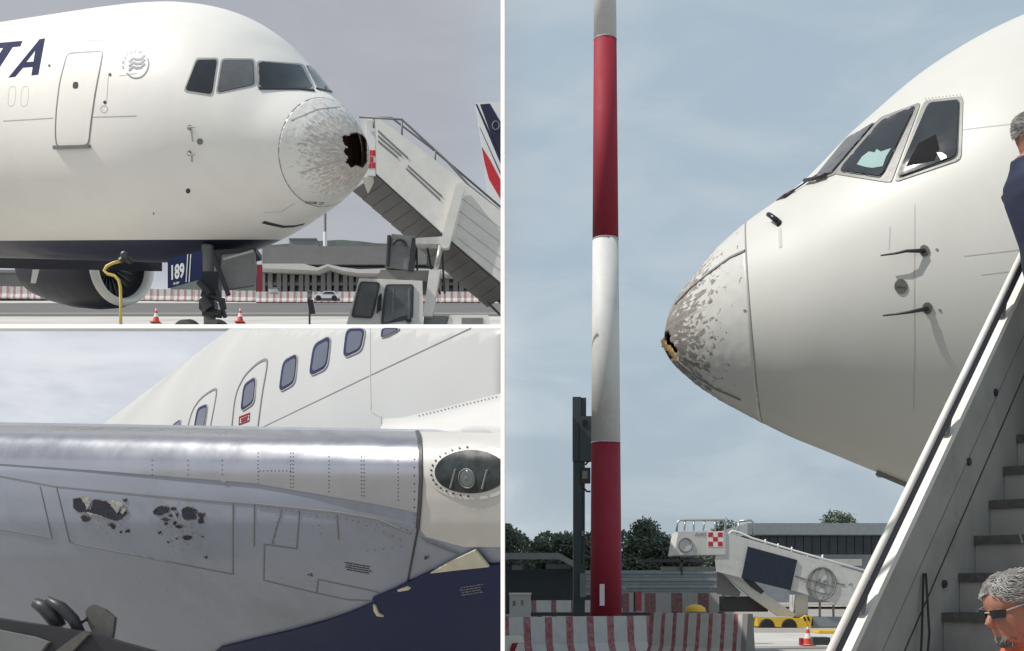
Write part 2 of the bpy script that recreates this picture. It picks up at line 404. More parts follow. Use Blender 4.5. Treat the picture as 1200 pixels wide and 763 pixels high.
def smoothpoly(pts, r=.3, n=4):
    """rounds the corners of an outline"""
    out = []; m = len(pts)
    for i in range(m):
        a, p, c = Vector(pts[i-1]), Vector(pts[i]), Vector(pts[(i+1) % m])
        s0 = p.lerp(a, r); e0 = p.lerp(c, r)
        for k in range(n+1):
            t = k/n; out.append(tuple(s0*(1-t)**2+p*2*t*(1-t)+e0*t*t))
    return out
def grow(poly, k):
    c = Vector((sum(p[0] for p in poly)/len(poly), sum(p[1] for p in poly)/len(poly)))
    return [tuple(c+(Vector(p)-c)*(1+k/max((Vector(p)-c).length, 1e-3))) for p in poly]
def glyphs(text, spacing=1.0, bold=0.0):
    cu = bpy.data.curves.new('t', 'FONT'); cu.body = text; cu.size = 1; cu.space_character = spacing; cu.offset = bold; cu.resolution_u = 3
    ob = bpy.data.objects.new('t', cu); SC.collection.objects.link(ob)
    dg = bpy.context.evaluated_depsgraph_get(); me = bpy.data.meshes.new_from_object(ob.evaluated_get(dg))
    V = [(v.co.x, v.co.y) for v in me.vertices]; Fc = [tuple(p.vertices) for p in me.polygons]
    bpy.data.objects.remove(ob); bpy.data.curves.remove(cu); bpy.data.meshes.remove(me)
    return V, Fc
def write(fn, text, x, y, h, ang=0, shear=0, b=None, off=.008, bold=0., spacing=1., wide=1., skew=0.):
    """lettering; fn(px,py) -> (point, normal); h = cap height in pixels"""
    b = b or B(); V, Fc = glyphs(text, spacing, bold); k = h/.7; ca, sa = math.cos(ang), math.sin(ang); vs = []
    for u, v in V:
        u = u*wide+v*shear; px = x+(u*ca-v*sa)*k; py = y-(u*sa+v*ca)*k
        py -= u*math.tan(skew)*k; p, n = fn(px, py); vs.append(b.bm.verts.new(p+n*off))
    for f in Fc:
        try: b.bm.faces.new([vs[i] for i in f])
        except ValueError: pass
    return b
def flat(D): return lambda x, y: (P(x, y, D), Vector((0, -1, 0)))

# ------------------------------------------------------------------ the airliner's front fuselage
ST = np.array([(0,2.63,.02),(.02,2.65,.12),(.06,2.70,.23),(.12,2.73,.34),(.23,2.75,.46),(.37,2.77,.60),(.59,2.82,.80),(.92,2.86,1.02),(1.17,2.87,1.16),(1.39,2.88,1.28),(1.59,2.93,1.41),(1.9,3.03,1.64),(2.08,3.06,1.75),(2.25,3.10,1.86),(2.48,3.15,2.0),(2.71,3.18,2.12),(2.96,3.21,2.23),(3.19,3.23,2.32),(3.42,3.24,2.40),(3.71,3.25,2.48),(4.12,3.26,2.57),(4.83,3.27,2.67),(5.72,3.28,2.72),(6.97,3.29,2.73),(20,3.29,2.73)])
WS = np.array([[0,.02],[.02,.14],[.06,.28],[.125,.40],[.23,.56],[.37,.70],[.59,.89],[.92,1.12],[1.17,1.27],[1.4,1.40],[1.6,1.51],[1.9,1.66],[2.1,1.75],[2.25,1.81],[2.5,1.91],[2.7,1.98],[3.0,2.08],[3.2,2.14],[3.4,2.19],[3.7,2.26],[4.1,2.34],[4.8,2.44],[5.7,2.5],[7.,2.515],[20,2.515]])
def smooth_tab(xs, ys):
    # resample softly so that the loft shows no kinks
    g = np.linspace(0, math.sqrt(16), 400); v = np.interp(g**2, xs, ys); k = np.exp(-.5*(np.arange(-7, 8)/3.)**2); k /= k.sum()
    vp = np.concatenate([2*v[0]-v[7:0:-1], v, np.full(7, v[-1])]); v2 = np.convolve(vp, k, 'valid')
    return lambda s: np.interp(np.sqrt(s), g, v2)
ZC = smooth_tab(ST[:, 0], ST[:, 1]-2.63); RR = smooth_tab(ST[:, 0], ST[:, 2]); WW0 = smooth_tab(WS[:, 0], WS[:, 1])
def nose_point(s, th, wsc):
    return (-s, max(0., float(WW0(s)))*wsc*math.cos(th), float(ZC(s))+max(0., float(RR(s)))*math.sin(th))
def make_hull(frame, tip, wsc, root, hullm, radm, hole=None, dent=0, s_end=14.):
    """frame: 3x3 (forward, left, up as columns).  The nose cone and the fuselage are two meshes that meet at a canted seam."""
    S = Surf(); S.dist = tip.length; n = 128
    fm = Matrix(frame)
    def rows(kind):
        if kind == 'radome': return [(t**1.6) for t in np.linspace(.004, 1, 46)]
        return list(np.linspace(1, 4, 40))+list(np.linspace(4.2, s_end, 30))
    res = {}
    for kind in ('radome', 'fuselage'):
        V = []; A = []
        rs = rows(kind)
        for t in rs:
            for k in range(n):
                th = 2*math.pi*k/n
                sj = .97-.10*math.sin(th)
                s = t*sj if kind == 'radome' else t+(sj-1)*max(0, 1-(t-1)/2.0)
                p = Vector(nose_point(s, th, wsc)); V.append(tip+fm @ p); A.append((s, th, p.z))
        Fc = []
        for i in range(len(rs)-1):
            for k in range(n): a = i*n+k; c = i*n+(k+1) % n; Fc.append((a, c, c+n, a+n))
        S.add(V, Fc); res[kind] = (V, A, Fc)
    for kind in ('radome', 'fuselage'):
        V, A, Fc = res[kind]
        keep = Fc
        if kind == 'radome' and hole:
            keep = []
            for f in Fc:
                c = sum((V[i] for i in f), Vector())/4; nn = (V[f[2]]-V[f[0]]).cross(V[f[3]]-V[f[1]]); sa = A[f[0]][0]
                if nn.dot(c-(tip+fm @ Vector((-sa-.6, 0, float(ZC(sa)))))) < 0: nn = -nn
                if not (nn.dot(Vector((0, 0, EYE))-c) > 0 and hole(c, [A[i] for i in f])): keep.append(f)
        off = origin(root); me = bpy.data.meshes.new(kind)
        V2 = V
        if kind == 'radome' and hole:
            V2 = [v+Vector((random.uniform(-1, 1), random.uniform(-1, 1), random.uniform(-1, 1)))*.004 for v in V] if dent else V
        me.from_pydata([v-off for v in V2], [], keep); me.update()
        for nm, ix in (('s', 0), ('ang', 1), ('zl', 2)):
            at = me.attributes.new(nm, 'FLOAT', 'POINT'); at.data.foreach_set('value', [a[ix] for a in A])
        me.polygons.foreach_set('use_smooth', [True]*len(me.polygons))
        me.materials.append(radm if kind == 'radome' else hullm)
        bm = bmesh.new(); bm.from_mesh(me)
        bmesh.ops.delete(bm, geom=[v for v in bm.verts if not v.link_faces], context='VERTS')
        bmesh.ops.recalc_face_normals(bm, faces=bm.faces[:])
        c = tip+fm @ Vector((-3, 0, .3))-off          # outward normals
        if sum((f.normal.dot(f.calc_center_median()-c) for f in list(bm.faces)[::37])) < 0: bmesh.ops.reverse_faces(bm, faces=bm.faces[:])
        bm.to_mesh(me); bm.free()
        o = put(bpy.data.objects.new(kind, me), root)
        if kind == 'radome':
            me.materials.append(M['hole'])
            sm = o.modifiers.new('shell', 'SOLIDIFY'); sm.thickness = .03; sm.offset = -1; sm.material_offset = 1; sm.material_offset_rim = 1
    b = B(); ring = [tip+fm @ (Vector(nose_point(.9, 2*math.pi*k/40, wsc))*.93+Vector((-.06, 0, 0))) for k in range(40)]
    b.loft(ring, [p-fm @ Vector((.05, 0, 0)) for p in ring]); b.out('bulkhead', M['hole'], root)
    seam = B(); prev = None
    for k in range(n+1):
        th = 2*math.pi*k/n; sj = .97-.10*math.sin(th); cur = []
        for ds, g in ((-.007, -.01), (-.007, .003), (.007, .003), (.007, -.01)):
            q = Vector(nose_point(sj+ds, th, wsc)); rad = Vector((0, q.y, q.z-float(ZC(sj)))).normalized(); cur.append(seam.bm.verts.new(tip+fm @ (q+rad*g)))
        if prev:
            for i in range(3): seam.bm.faces.new((prev[i], prev[i+1], cur[i+1], cur[i]))
        prev = cur
    seam.out('seam', M['seam'], root, smooth=True)
    return S

# ------------------------------------------------------------------ setting: lower apron, upper sloping apron, added white dividers
def X587(D): return -11.6/F*D
b = B(); b.poly([(-2500, -60, 0), (2500, -60, 0), (2500, 4000, 0), (-2500, 4000, 0)])
tag(b.out('ground', M['ramp']), kind='structure')
def slope_y(D): return min(380.6, HZ-353+2240/D)          # the row in which the upper apron is seen at distance D
def sheet(name, m, d0, d1, lift=0., thick=0., x_l=-60, n=40, xr=None):
    b = B(); ds = np.geomspace(d0, d1, n); T = []; U = []
    for D in ds:
        z = EYE+(HZ-slope_y(D))/F*D+lift; xa, xb = (x_l-600)/F*D, (X587(D) if xr is None else (xr-600)/F*D)
        T.append((b.bm.verts.new((xa, D, z)), b.bm.verts.new((xb, D, z))))
        if thick:
            t = thick+(D-d0)*.004; U.append((b.bm.verts.new((xa, D, z-t)), b.bm.verts.new((xb, D, z-t))))
    for (a, c), (e, f) in zip(T, T[1:]): b.bm.faces.new((a, c, f, e))
    if thick:
        for (a, c), (e, f) in zip(U, U[1:]): b.bm.faces.new((a, e, f, c))
        for i in range(len(T)-1):
            b.bm.faces.new((T[i][0], T[i+1][0], U[i+1][0], U[i][0])); b.bm.faces.new((T[i][1], U[i][1], U[i+1][1], T[i+1][1]))
        b.bm.faces.new((T[0][0], U[0][0], U[0][1], T[0][1])); b.bm.faces.new((T[-1][0], T[-1][1], U[-1][1], U[-1][0]))
    return tag(b.out(name, m), kind='structure')
sheet('upper_apron', M['concrete'], 21.6, 700, thick=.04)
sheet('apron_road', M['asphalt'], 78, 168, lift=.03)
sheet('road_line', M['offwhite'], 86, 87.2, lift=.05)
b = B(); xa, xb = P(-60, 0, 21.3).x, P(586.9, 0, 21.3).x; zt, zb = P(0, 380.2, 21.37).z, P(0, 384.7, 21.3).z
b.loft([(xa, 21.30, zb), (xa, 21.37, zt), (xa, 21.55, zt), (xa, 21.55, zb)], [(xb, 21.30, zb), (xb, 21.37, zt), (xb, 21.55, zt), (xb, 21.55, zb)]); tag(b.out('deck_edge', M['trim']), kind='structure')  # added white rail for the gap between views, face tilted to the sun
b = B(); xa, xb = P(586.7, 0, 4.9).x, P(591.3, 0, 4.88).x
b.loft([(xa, 4.91, 0), (xb, 4.88, 0), (xb+.002, 4.91, 0)], [(xa, 4.91, 4.5), (xb, 4.88, 4.5), (xb+.002, 4.91, 4.5)]); tag(b.out('divider_post', M['trim']), kind='structure')  # added post filling the gap between left and right views, turned sunward

def inpoly(x, y, poly):
    c = False; j = len(poly)-1
    for i in range(len(poly)):
        a, d = poly[i], poly[j]
        if (a[1] > y) != (d[1] > y) and x < (d[0]-a[0])*(y-a[1])/(d[1]-a[1])+a[0]: c = not c
        j = i
    return c
def px(v): D = v.y; return (600+F*v.x/D, HZ-F*(v.z-EYE)/D)
def rot_frame(al, ti, ro):
    f = Vector((math.cos(al), -math.sin(al), 0)); u = Vector((0, 0, 1)); l = u.cross(f)
    A = Matrix((f, l, u)).transposed()
    return Matrix.Rotation(ro, 3, 'Y') @ Matrix.Rotation(ti, 3, 'X') @ A

# ================================================================== jetliner with the hole, on the upper apron
tip = Vector((-3.0538, 23.853, 8.632+EYE)); FR = rot_frame(.6033, .29045, .00825)
jet = thing('passenger_jet', 'white jetliner with a jagged dark hole in its peeling nose cone', 'airplane', tip+FR @ Vector((-4, 0, -4)))
HOLE1 = [(401,160),(405,158),(409,159),(412,156),(417.5,155),(425,158),(430,164),(430.5,190),(425,197),(417,194),(412,197),(405,190),(408,184),(402,178),(407,172),(402.5,168)]
S1 = make_hull(FR, tip, 1.08, jet, hullmat('hull_paint', (.85, .83, .785), (-.012, -1.50)), radomemat('eroded_radome', (.78, .765, .73), (.54, .49, .445), .95, .34, .66, (5.5, 8.0), .04),
    hole=lambda c, a: inpoly(*px(c), HOLE1) and a[0][0] < .75, dent=1)
R_ = jet
wl = [([(231,71),(254,70.5),(248,110),(217.5,105.5)], 'glass'), ([(261.5,71),(296,71),(297.5,99),(255,108.5)], 'glassw'), ([(303.5,72.5),(352.5,76.5),(366.5,103.5),(304,102)], 'glass'), ([(359,77.8),(370,79.5),(387,106),(372.5,104.3)], 'glassw')]
for pl, g in wl:
    fo = S1.patch(smoothpoly(grow(pl, 3.6 if pl[0][0] < 340 else 1.8), .12, 3), .006, 3).out('cockpit_window_frame', M['frame'], R_, smooth=True)
    S1.patch(smoothpoly(grow(pl, .9 if pl[0][0] < 340 else .4), .12, 3), .009, 4, skirt=.006).out('seal', M['darkframe'], fo)
    S1.patch(smoothpoly(pl, .12, 3), .012, 4, skirt=.006).out('pane', M[g], fo, smooth=True)
S1.strip([(303,104),(350,104.5),(368,106.5)], .05, .03, h=.04).out('wiper', M['dark'], R_)
S1.strip([(371,104.5),(380,106.5),(388,108)], .04, .03, h=.04).out('wiper', M['dark'], R_)
door = [(80,63),(120,60.5),(118,73),(110,115),(105,150),(102,170.5),(67,172),(65,160),(66,130),(70,95),(76,72)]
door = [(78,66),(82,62.5),(100,61.2),(119,60.3),(120.5,62),(118,76),(111.5,110),(106.5,145),(104.5,165),(102,170.5),(69,172),(66,168),(65,155),(66,130),(70,97)]
dr = S1.patch(smoothpoly(door, .25, 3), .004, 6).out('cabin_door', hullmat('door_paint', (.85, .83, .785)), R_, smooth=True)
S1.strip(smoothpoly(door, .25, 3), .035, .007, closed=True).out('door_gap', M['mid'], dr)
S1.patch(smoothpoly([(86,96.5),(92,96),(91.5,103.5),(85.5,104)], .35, 3), .012, 2).out('door_window', M['dark'], dr)
S1.patch([(64,170.5),(106,169.5),(106.5,173.5),(65,175)], .06, 5, skirt=.07).out('door_sill', M['mid'], R_)
# lettering, emblem and small marks
b = B()
S1.patch([(-8,51),(26.5,48),(24,54.5),(15,55.4),(-1,80),(-12,80),(4,56.3),(-8,57.5)], .005, 4, skirt=.008, b=b)
b.out('lettering', M['letter'], R_)
b = B()
S1.patch([(53,45),(45,87.5),(37,88.5),(38.5,78.5),(27,79.5),(18,90),(10,91),(46.5,46)], .005, 4, skirt=.008, b=b)
b.bm.faces.ensure_lookup_table(); b.out('lettering', M['letter'], R_)
S1.patch([(41.5,60),(39.5,72.5),(31.5,73)], .008, 4, skirt=.004).out('letter_counter', M['white'], R_)
def ell(cx, cy, rx, ry, a0=0, a1=360, n=24, rot=0.):
    r = []
    for k in range(n+1):
        t = math.radians(a0+(a1-a0)*k/n); u, v = rx*math.cos(t), ry*math.sin(t)
        r.append((cx+u*math.cos(rot)-v*math.sin(rot), cy+u*math.sin(rot)+v*math.cos(rot)))
    return r
b = B(); S1.strip(ell(160.5, 76, 13.5, 16, -40, 130, 18, .25), .03, .006, b=b, step=2)
for dy in (-5, 0, 5):
    S1.strip([(151, 78+dy), (156, 73.5+dy), (160, 75+dy), (165, 74.5+dy), (170, 69.5+dy)], .055, .006, b=b, step=2)
for i, ch in enumerate('SKYTEAM'):
    a = math.radians(172+i*19); write(S1.hit, ch, 159.5+15*math.cos(a)-1.5, 76.5+16.5*math.sin(a)+2, 3.6, b=b, off=.006, bold=.02)
b.out('emblem', M['lettergrey'], R_)
for pl in ([(80,46.5),(158,49)], [(4,142),(62,138.5)], [(104,137.5),(160,136)]): S1.strip(pl, .022, .003).out('panel_seam', M['linesoft'], R_)
for cx, cy in ((14, 113), (29, 113)): S1.strip(smoothpoly([(cx-3.5,cy-11),(cx+5,cy-12),(cx+3.5,cy+11),(cx-5,cy+12)], .35, 3), .012, .002, step=2, closed=True).out('plugged_window', M['linesoft'], R_)
S1.strip([(127,88),(125,120)], .015, .003).out('panel_seam', M['linesoft'], R_); S1.strip([(140,89),(160,86)], .015, .003).out('panel_seam', M['linesoft'], R_)
S1.strip(ell(122, 128, 4, 4, n=12), .02, .003, step=2).out('port_ring', M['linesoft'], R_)

b = B()
for cx, cy, r in ((58,77,1.3),(123,120,1.7),(129,87.5,1.6),(220.5,223.7,2.6),(180,250,.8)): S1.patch(ell(cx, cy, r, r*1.15, n=10)[:-1], .01, 2).out('drain_port', M['dark'], R_)
def probe(S, cx, cy, tx, ty, root, k=1., offs=(.10, .16)):
    pl = S.patch(ell(cx, cy, 2.4*k, 3.*k, n=12)[:-1], .015, 2).out('pitot_probe', M['mid'], root)
    p, n = S.hit(cx, cy); q, n2 = S.hit(tx, ty)
    bb = B(); bb.tube([p, p+n*offs[0]+(q-p)*.15, p.lerp(q, .55)+n*offs[1], q+n2*offs[1]], [.03*k**.5, .022*k**.5, .018*k**.5, .01], 8); bb.out('tube', M['steel'], pl)
    return pl
probe(S1, 222, 149.5, 233, 150.5, R_); probe(S1, 222, 179.5, 233, 180, R_)
S1.patch(ell(234.5, 166, 3.4, 3.6, n=14)[:-1], .02, 2).out('static_port', M['mid'], R_)
b = B(); S1.strip([(225,181),(225,190)], .05, .003, b=b); S1.strip([(224,152),(226,166)], .04, .003, b=b); b.out('streak', M['linesoft'], R_)
S1.strip([(308,260),(318,262.5),(332,265.5),(345,265),(356,262.5)], .09, .012, h=.02).out('skin_crack', M['dark'], R_)
b = B(); S1.strip([(310,249),(330,248),(345,238)], .015, .003, b=b); b.out('panel_seam', M['linesoft'], R_)
write(S1.hit, 'RADOME  LIFT', 357.5, 238.5, 3.0, ang=-.06, off=.006, bold=.03, wide=.8).out('stencil', M['mid'], R_)
for pts in ([(341,141),(372,128),(398,125)], [(352,203),(385,192),(402,187)]): S1.strip(pts, .022, .008, h=.01).out('lightning_strip', M['linesoft'], R_)
# nose gear and its doors, cut off level with the apron
GD = 25.2
g = B(); g.tube([P(243, 288, GD+.3), P(246, 380.5, GD+.3)], .13, 12); g.out('nose_gear_strut', M['mid'], R_, smooth=True)
g = B(); g.tube([P(236, 345, GD), P(262, 352, GD), P(263, 362, GD)], .05); g.tube([P(238, 366, GD), P(260, 368, GD)], .09); g.tube([P(233, 330, GD), P(246, 345, GD)], .07)
g.tube([P(250, 300, GD), P(268, 346, GD)], .05); g.tube([P(254, 340, GD), P(264, 372, GD)], .045); g.tube([P(238, 350, GD-.1), P(246, 362, GD-.1)], .11)
g.rect(236, 318, 256, 344, GD+.1, .3); g.rect(233, 352, 252, 362, GD-.05, .25); g.out('gear_linkage', M['dark'], R_, bevel=.02)
for cx in (221, 254):
    w = B(); c = P(cx, 401, GD-.1); ax = FR @ Vector((0, 1, 0))
    w.lathe(c-ax*.16, ax, [(0, .0), (0, .3), (.02, .42), (.08, .47), (.24, .47), (.30, .42), (.32, .3), (.32, 0)], 32)
    w.cut(P(cx, 380.4, 21.3), Vector((0, -(HZ-380.4)/F, 1))*-1); w.out('wheel', M['tyre'], R_, smooth=True)
g = B(); g.prism([(196.5,303.5),(236,293.5),(237,326),(196.5,337.5)], GD-.7, .05); gd = g.out('gear_door', M['navy'], R_)
fl = flat(GD-.7)
write(fl, '189', 199, 327.8, 16, skew=.2, bold=.035, wide=.5, off=.006).out('number', M['airfin'], gd)
write(fl, 'SHIP', 203, 333.8, 2.6, skew=.16, bold=.02, off=.006).out('number', M['airfin'], gd)
g = B()
for x in (219.5, 223): g.prism([(x, 298), (x+1, 297.8), (x-1, 330.5), (x-2, 330.8)], GD-.706, .01)
g.out('stripe', M['airfin'], gd)
g = B(); g.prism([(260,299),(298,295),(300,318),(297,334),(266,339),(258,318)], GD+.2, .12); g.out('gear_door', M['mid'], R_, bevel=.03)
g = B(); g.prism([(240,294),(300,290),(300,296),(262,305),(240,303)], GD+.3, .6); g.out('gear_bay', M['dark'], R_)
g = B(); g.tube([P(262, 304, GD), P(297, 294, GD)], .03); g.out('door_rod', M['steel'], R_)
# the far engine and wing
eo = P(147, 313, 40); ed = (FR @ Vector((-1, 0, 0)))
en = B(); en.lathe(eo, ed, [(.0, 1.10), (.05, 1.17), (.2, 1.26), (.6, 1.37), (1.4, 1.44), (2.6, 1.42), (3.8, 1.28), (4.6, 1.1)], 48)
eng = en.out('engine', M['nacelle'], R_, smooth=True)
en = B(); en.lathe(eo-ed*.012, ed, [(.34, 1.02), (.10, 1.02), (.0, 1.07), (-.03, 1.13), (.02, 1.20), (.16, 1.27), (.22, 1.285)], 48); en.out('inlet_lip', M['offwhite'], eng, smooth=True)
en = B(); en.lathe(eo, ed, [(.3, 1.02), (.9, 1.0), (.95, .35), (.5, .0)], 48); en.out('fan', M['dark'], eng, smooth=True)
en = B()
for k in range(24):
    a = 2*math.pi*k/24; u = FR @ Vector((0, math.cos(a), math.sin(a))); v = FR @ Vector((0, -math.sin(a), math.cos(a)))
    c = eo+ed*.85
    en.loft([c+u*.35-v*.03, c+u*.35+v*.03+ed*.1, c+u*.35+v*.03+ed*.11, c+u*.35-v*.03+ed*.01], [c+u*.98-v*.07, c+u*.98+v*.07+ed*.1, c+u*.98+v*.07+ed*.11, c+u*.98-v*.07+ed*.01])
en.out('fan_blade', M['mid'], eng)
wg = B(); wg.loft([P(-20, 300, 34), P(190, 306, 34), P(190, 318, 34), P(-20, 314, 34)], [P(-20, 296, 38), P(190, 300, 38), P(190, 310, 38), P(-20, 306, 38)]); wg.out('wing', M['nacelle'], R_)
wg = B(); wg.loft([P(38, 316, 33.9), P(46, 316, 33.9), P(42, 332, 33.9), P(36, 332, 33.9)], [P(38, 316, 34.3), P(46, 316, 34.3), P(42, 332, 34.3), P(36, 332, 34.3)]); wg.out('pylon_fairing', M['greywhite'], R_)
# supply hose hanging from the belly
hs = thing('supply_hose', 'yellow ground supply hose hanging from the belly of the jet with the holed nose', 'hose', P(141, 380, GD+.2))
b = B(); b.tube([P(x, y, GD-.1) for x, y in ((142,306),(133,308),(125,312),(122,317),(126,321),(134,323),(139,328),(141,336),(141.5,350),(141.5,380))], .032, 10); b.out('hose', M['hose'], hs, smooth=True)
b = B(); b.lathe(P(147, 300, GD-.1), (0, -1, 0), [(-.3, .085), (.08, .085), (.1, .05)], 16, cap=True); b.tube([P(141, 306, GD-.1), P(148, 300, GD-.1)], .07); b.out('coupling', M['dark'], hs)

# ---------------------------------------------------------------- things on the upper apron
def cone(name, label, x, y, D, h, group, base=True):
    c = thing(name, label, 'traffic cone', P(x, y, D), group); r = h*.2
    o = Vector(c.location)
    bands = [(0, .10, 'orange'), (.10, .36, 'orange'), (.36, .58, 'airfin'), (.58, .76, 'orange'), (.76, .88, 'airfin'), (.88, 1, 'orange')]
    for t0, t1, m in bands[1:]:
        bb = B(); bb.lathe(o, (0, 0, 1), [(h*t0, r*(1.08-t0)), (h*t1, r*(1.08-t1))], 16, cap=True); bb.out('band', M[m], c, smooth=False)
    bb = B(); s = r*1.45; bb.box(o.x-s, o.y-s, o.z, o.x+s, o.y+s, o.z+h*.06); bb.out('base', M['orange'], c)
    return c
GC = 'traffic cones around the holed jet'
cone('traffic_cone', 'orange and white traffic cone under the far engine, right of the yellow hose', 183, 379, 60, .85, GC)
cone('traffic_cone', 'orange and white traffic cone just right of the nose gear', 281.5, 378.5, 60, .82, GC)
sp = thing('sign_board', 'small black board on a thin post, left of the stairs truck cab', 'sign', P(362.5, 380, 45))
b = B(); b.tube([P(362.8, 380, 45), P(362.8, 364, 45)], .04); b.out('post', M['dark'], sp)
b = B(); b.prism([(360,350),(366.5,351),(369.5,367.5),(362.5,368)], 45, .12); b.out('board', M['black'], sp)

# airstairs truck
TD = 30.
tr = thing('airstairs_truck', 'white airstairs truck with its raised stairway beyond the holed nose', 'stairs truck', P(470, 380, TD))
def fl2(b, near, far, Dn, Df): return b.loft([P(x, y, Dn) for x, y in near], [P(x, y, Df) for x, y in far])
sh = lambda pts, dx, dy: [(x+dx, y+dy) for x, y in pts]
side = [(440,141),(446,140),(495,176),(587,247),(587,331),(515,270),(441,203.5)]
b = B(); b.prism(side, TD, .08); sideo = b.out('side_panel', M['offwhite'], tr, bevel=.01)
b = B()
for (x0, y0, x1, y1) in ((443,152,478,184),(443,158,470,181),(443,164,466,183),(476,196,516,233),(478,193,518,229)):
    b.prism([(x0, y0), (x1, y1), (x1, y1+2.2), (x0, y0+2.2)], TD-.02, .03)
b.out('vent_slot', M['mid'], sideo)
b = B()
for dy in (20, 37, 54, 70):
    b.prism([(536, 208+dy), (587, 247+dy), (587, 247.6+dy), (536, 208.6+dy)], TD-.012, .02)
b.out('panel_seam', M['linesoft'], sideo)
# stairs seen from underneath
far = TD+2.0
for i in range(14):
    t0, t1 = i/14, (i+1)/14
    def L_(t, dx=0): return (441+(600-441)*t+dx, 203.5+(341-203.5)*t)
    a, c = L_(t0), L_(t1)
    q = B(); q.loft([P(a[0], a[1], TD+.08), P(c[0], a[1]+3, TD+.08), P(c[0], c[1], TD+.08), P(c[0]-1, c[1], TD+.08), P(a[0], a[1]+1.5, TD+.08)],
                   [P(a[0]-28, a[1]+19, far), P(c[0]-28, a[1]+22, far), P(c[0]-28, c[1]+19, far), P(c[0]-29, c[1]+19, far), P(a[0]-28, a[1]+20.5, far)])
    q.cut(Vector((0, 0, EYE)), Vector((1, 11.6/F, 0))); q.out('step', M['gconc'], tr)
b = B(); b.loft([P(413, 219, far), P(587, 353, far), P(587, 357, far), P(413, 223, far)], [P(x, y, far+.1) for x, y in ((413,219),(587,353),(587,357),(413,223))]); b.out('stringer', M['dark'], tr)
b = B(); b.prism([(440.5,203.5),(516,272),(516,274.5),(440.5,206)], TD-.01, .05); b.prism([(527,281),(587,333),(587,336),(527,284)], TD-.01, .05); b.out('lower_edge', M['dark'], tr)
b = B(); b.prism([(424,139),(440.5,139),(441,203),(436,208),(424,208)], TD+.2, 1.2); b.out('platform', M['offwhite'], tr, bevel=.01)
b = B(); b.rect(430, 141, 440, 206, TD+.15, .04); sg = b.out('warning_panel', M['airfin'], tr)
b = B()
for (x, y) in ((431.5,176),(436,176),(431.5,190.5),(436,190.5),(433.5,183.5)): b.rect(x, y, x+4, y+6.5, TD+.14, .012)
b.out('red_square', M['finred'], sg)
def handrail(pts, posts, D, r, name, root, m='mid'):
    bb = B(); bb.tube([P(x, y, D) for x, y in pts], r, 8)
    for x0, y0, x1, y1 in posts: bb.tube([P(x0, y0, D), P(x1, y1, D)], r*.8, 8)
    return bb.out(name, M[m], root, smooth=True)
handrail([(421,137),(471,140),(525,190),(550,218),(587,248)], [(438,138,438,150),(550,218,550,236),(471,140,471,160),(510,176,510,192)], TD+.05, .03, 'handrail', tr)
handrail([(421,137),(459,138),(505,173),(587,243)], [], far, .03, 'handrail', tr)
b = B(); b.prism([(535,215),(543,214),(544,222),(526,290),(518,291),(516,284)], TD-.25, .2); b.out('lift_arm', M['offwhite'], tr, bevel=.02)
b = B(); b.prism([(487,279),(519,277),(519,286),(487,286)], TD-.1, .4); b.out('cross_beam', M['greywhite'], tr, bevel=.02)
b = B(); b.tube([P(517, 288, TD-.15), P(511, 316, TD-.15)], .07); b.out('hydraulic_rod', M['steel'], tr, smooth=True)
b = B(); b.prism([(503,316),(516,316),(506,370),(496,370)], TD-.3, .35); b.out('support_leg', M['offwhite'], tr, bevel=.02)
b = B(); b.prism([(459,274),(487,277),(478,316),(451,313)], TD+.15, .9); rb = b.out('reel_housing', M['mid'], tr, bevel=.05)
b = B(); b.tube([P(x, y, TD+.1) for x, y in ell(468, 288, 8, 7, 200, 360, 10)], .035); b.tube([P(456, 276, TD+.1), P(454, 312, TD+.1)], .05); b.prism([(483,278),(489,280),(484,317),(478,317)], TD+.1, .3); b.out('reel_guard', M['dark'], rb)
b = B(); b.prism([(446,316),(504,317),(503,330),(440,330)], TD+.2, 1.4); b.out('cab_roof_deck', M['gconc'], tr)
b = B()
for x0, y0, x1, y1 in ((488,286,489,318),(500,286,506,318),(518,296,521,344),(505,318,516,345)): b.tube([P(x0, y0, TD+.3), P(x1, y1, TD+.3)], .025)
b.out('hydraulic_line', M['dark'], tr)
b = B(); b.loft([P(x, y, TD-.4) for x, y in ((448,327),(495,329),(496,380),(440,380))], [P(x, y, TD+1.4) for x, y in ((448,327),(495,329),(496,380),(440,380))])
cab = b.out('cab', M['offwhite'], tr, bevel=.05)
b = B(); b.prism([(421,326),(449,327),(441,380),(406,380)], TD-.38, 1.6); b.out('cab_front', M['offwhite'], cab, bevel=.05)
b = B(); b.prism(smoothpoly([(421.5,329.5),(446,331),(436.5,373),(411,371.5)], .12, 2), TD-.42, .03); b.prism(smoothpoly([(451.5,333),(485,333),(484,371),(481,374),(446,380)], .1, 2), TD-.44, .03); b.out('window_seal', M['darkframe'], cab)
b = B(); b.prism(smoothpoly([(424,331.5),(443.5,333),(434.5,371),(414,369.5)], .12, 2), TD-.43, .02); b.out('windscreen', M['glassw'], cab)
b = B(); b.prism(smoothpoly([(454.5,335),(482.5,335),(481.5,369),(470,371),(449,379.5)], .1, 2), TD-.45, .02); b.out('side_window', M['glassw'], cab)
b = B(); b.prism([(459,372),(460,338),(461.5,338),(461,372)], TD-.46, .012); b.prism([(478,338),(480,338),(480,379),(477.5,379)], TD-.46, .012); b.out('window_bar', M['mid'], cab)
b = B(); b.prism([(443,347),(447,343),(446,362),(441,366)], TD-.6, .15); b.out('mirror', M['black'], cab, bevel=.02)
b = B(); b.rect(476, 374, 482, 377, TD-.47, .03); b.out('handle', M['black'], cab)
b = B(); b.prism([(527,369),(572,369),(575,380),(524,380)], TD-.2, 1.5); b.out('engine_cover', M['offwhite'], tr, bevel=.04)
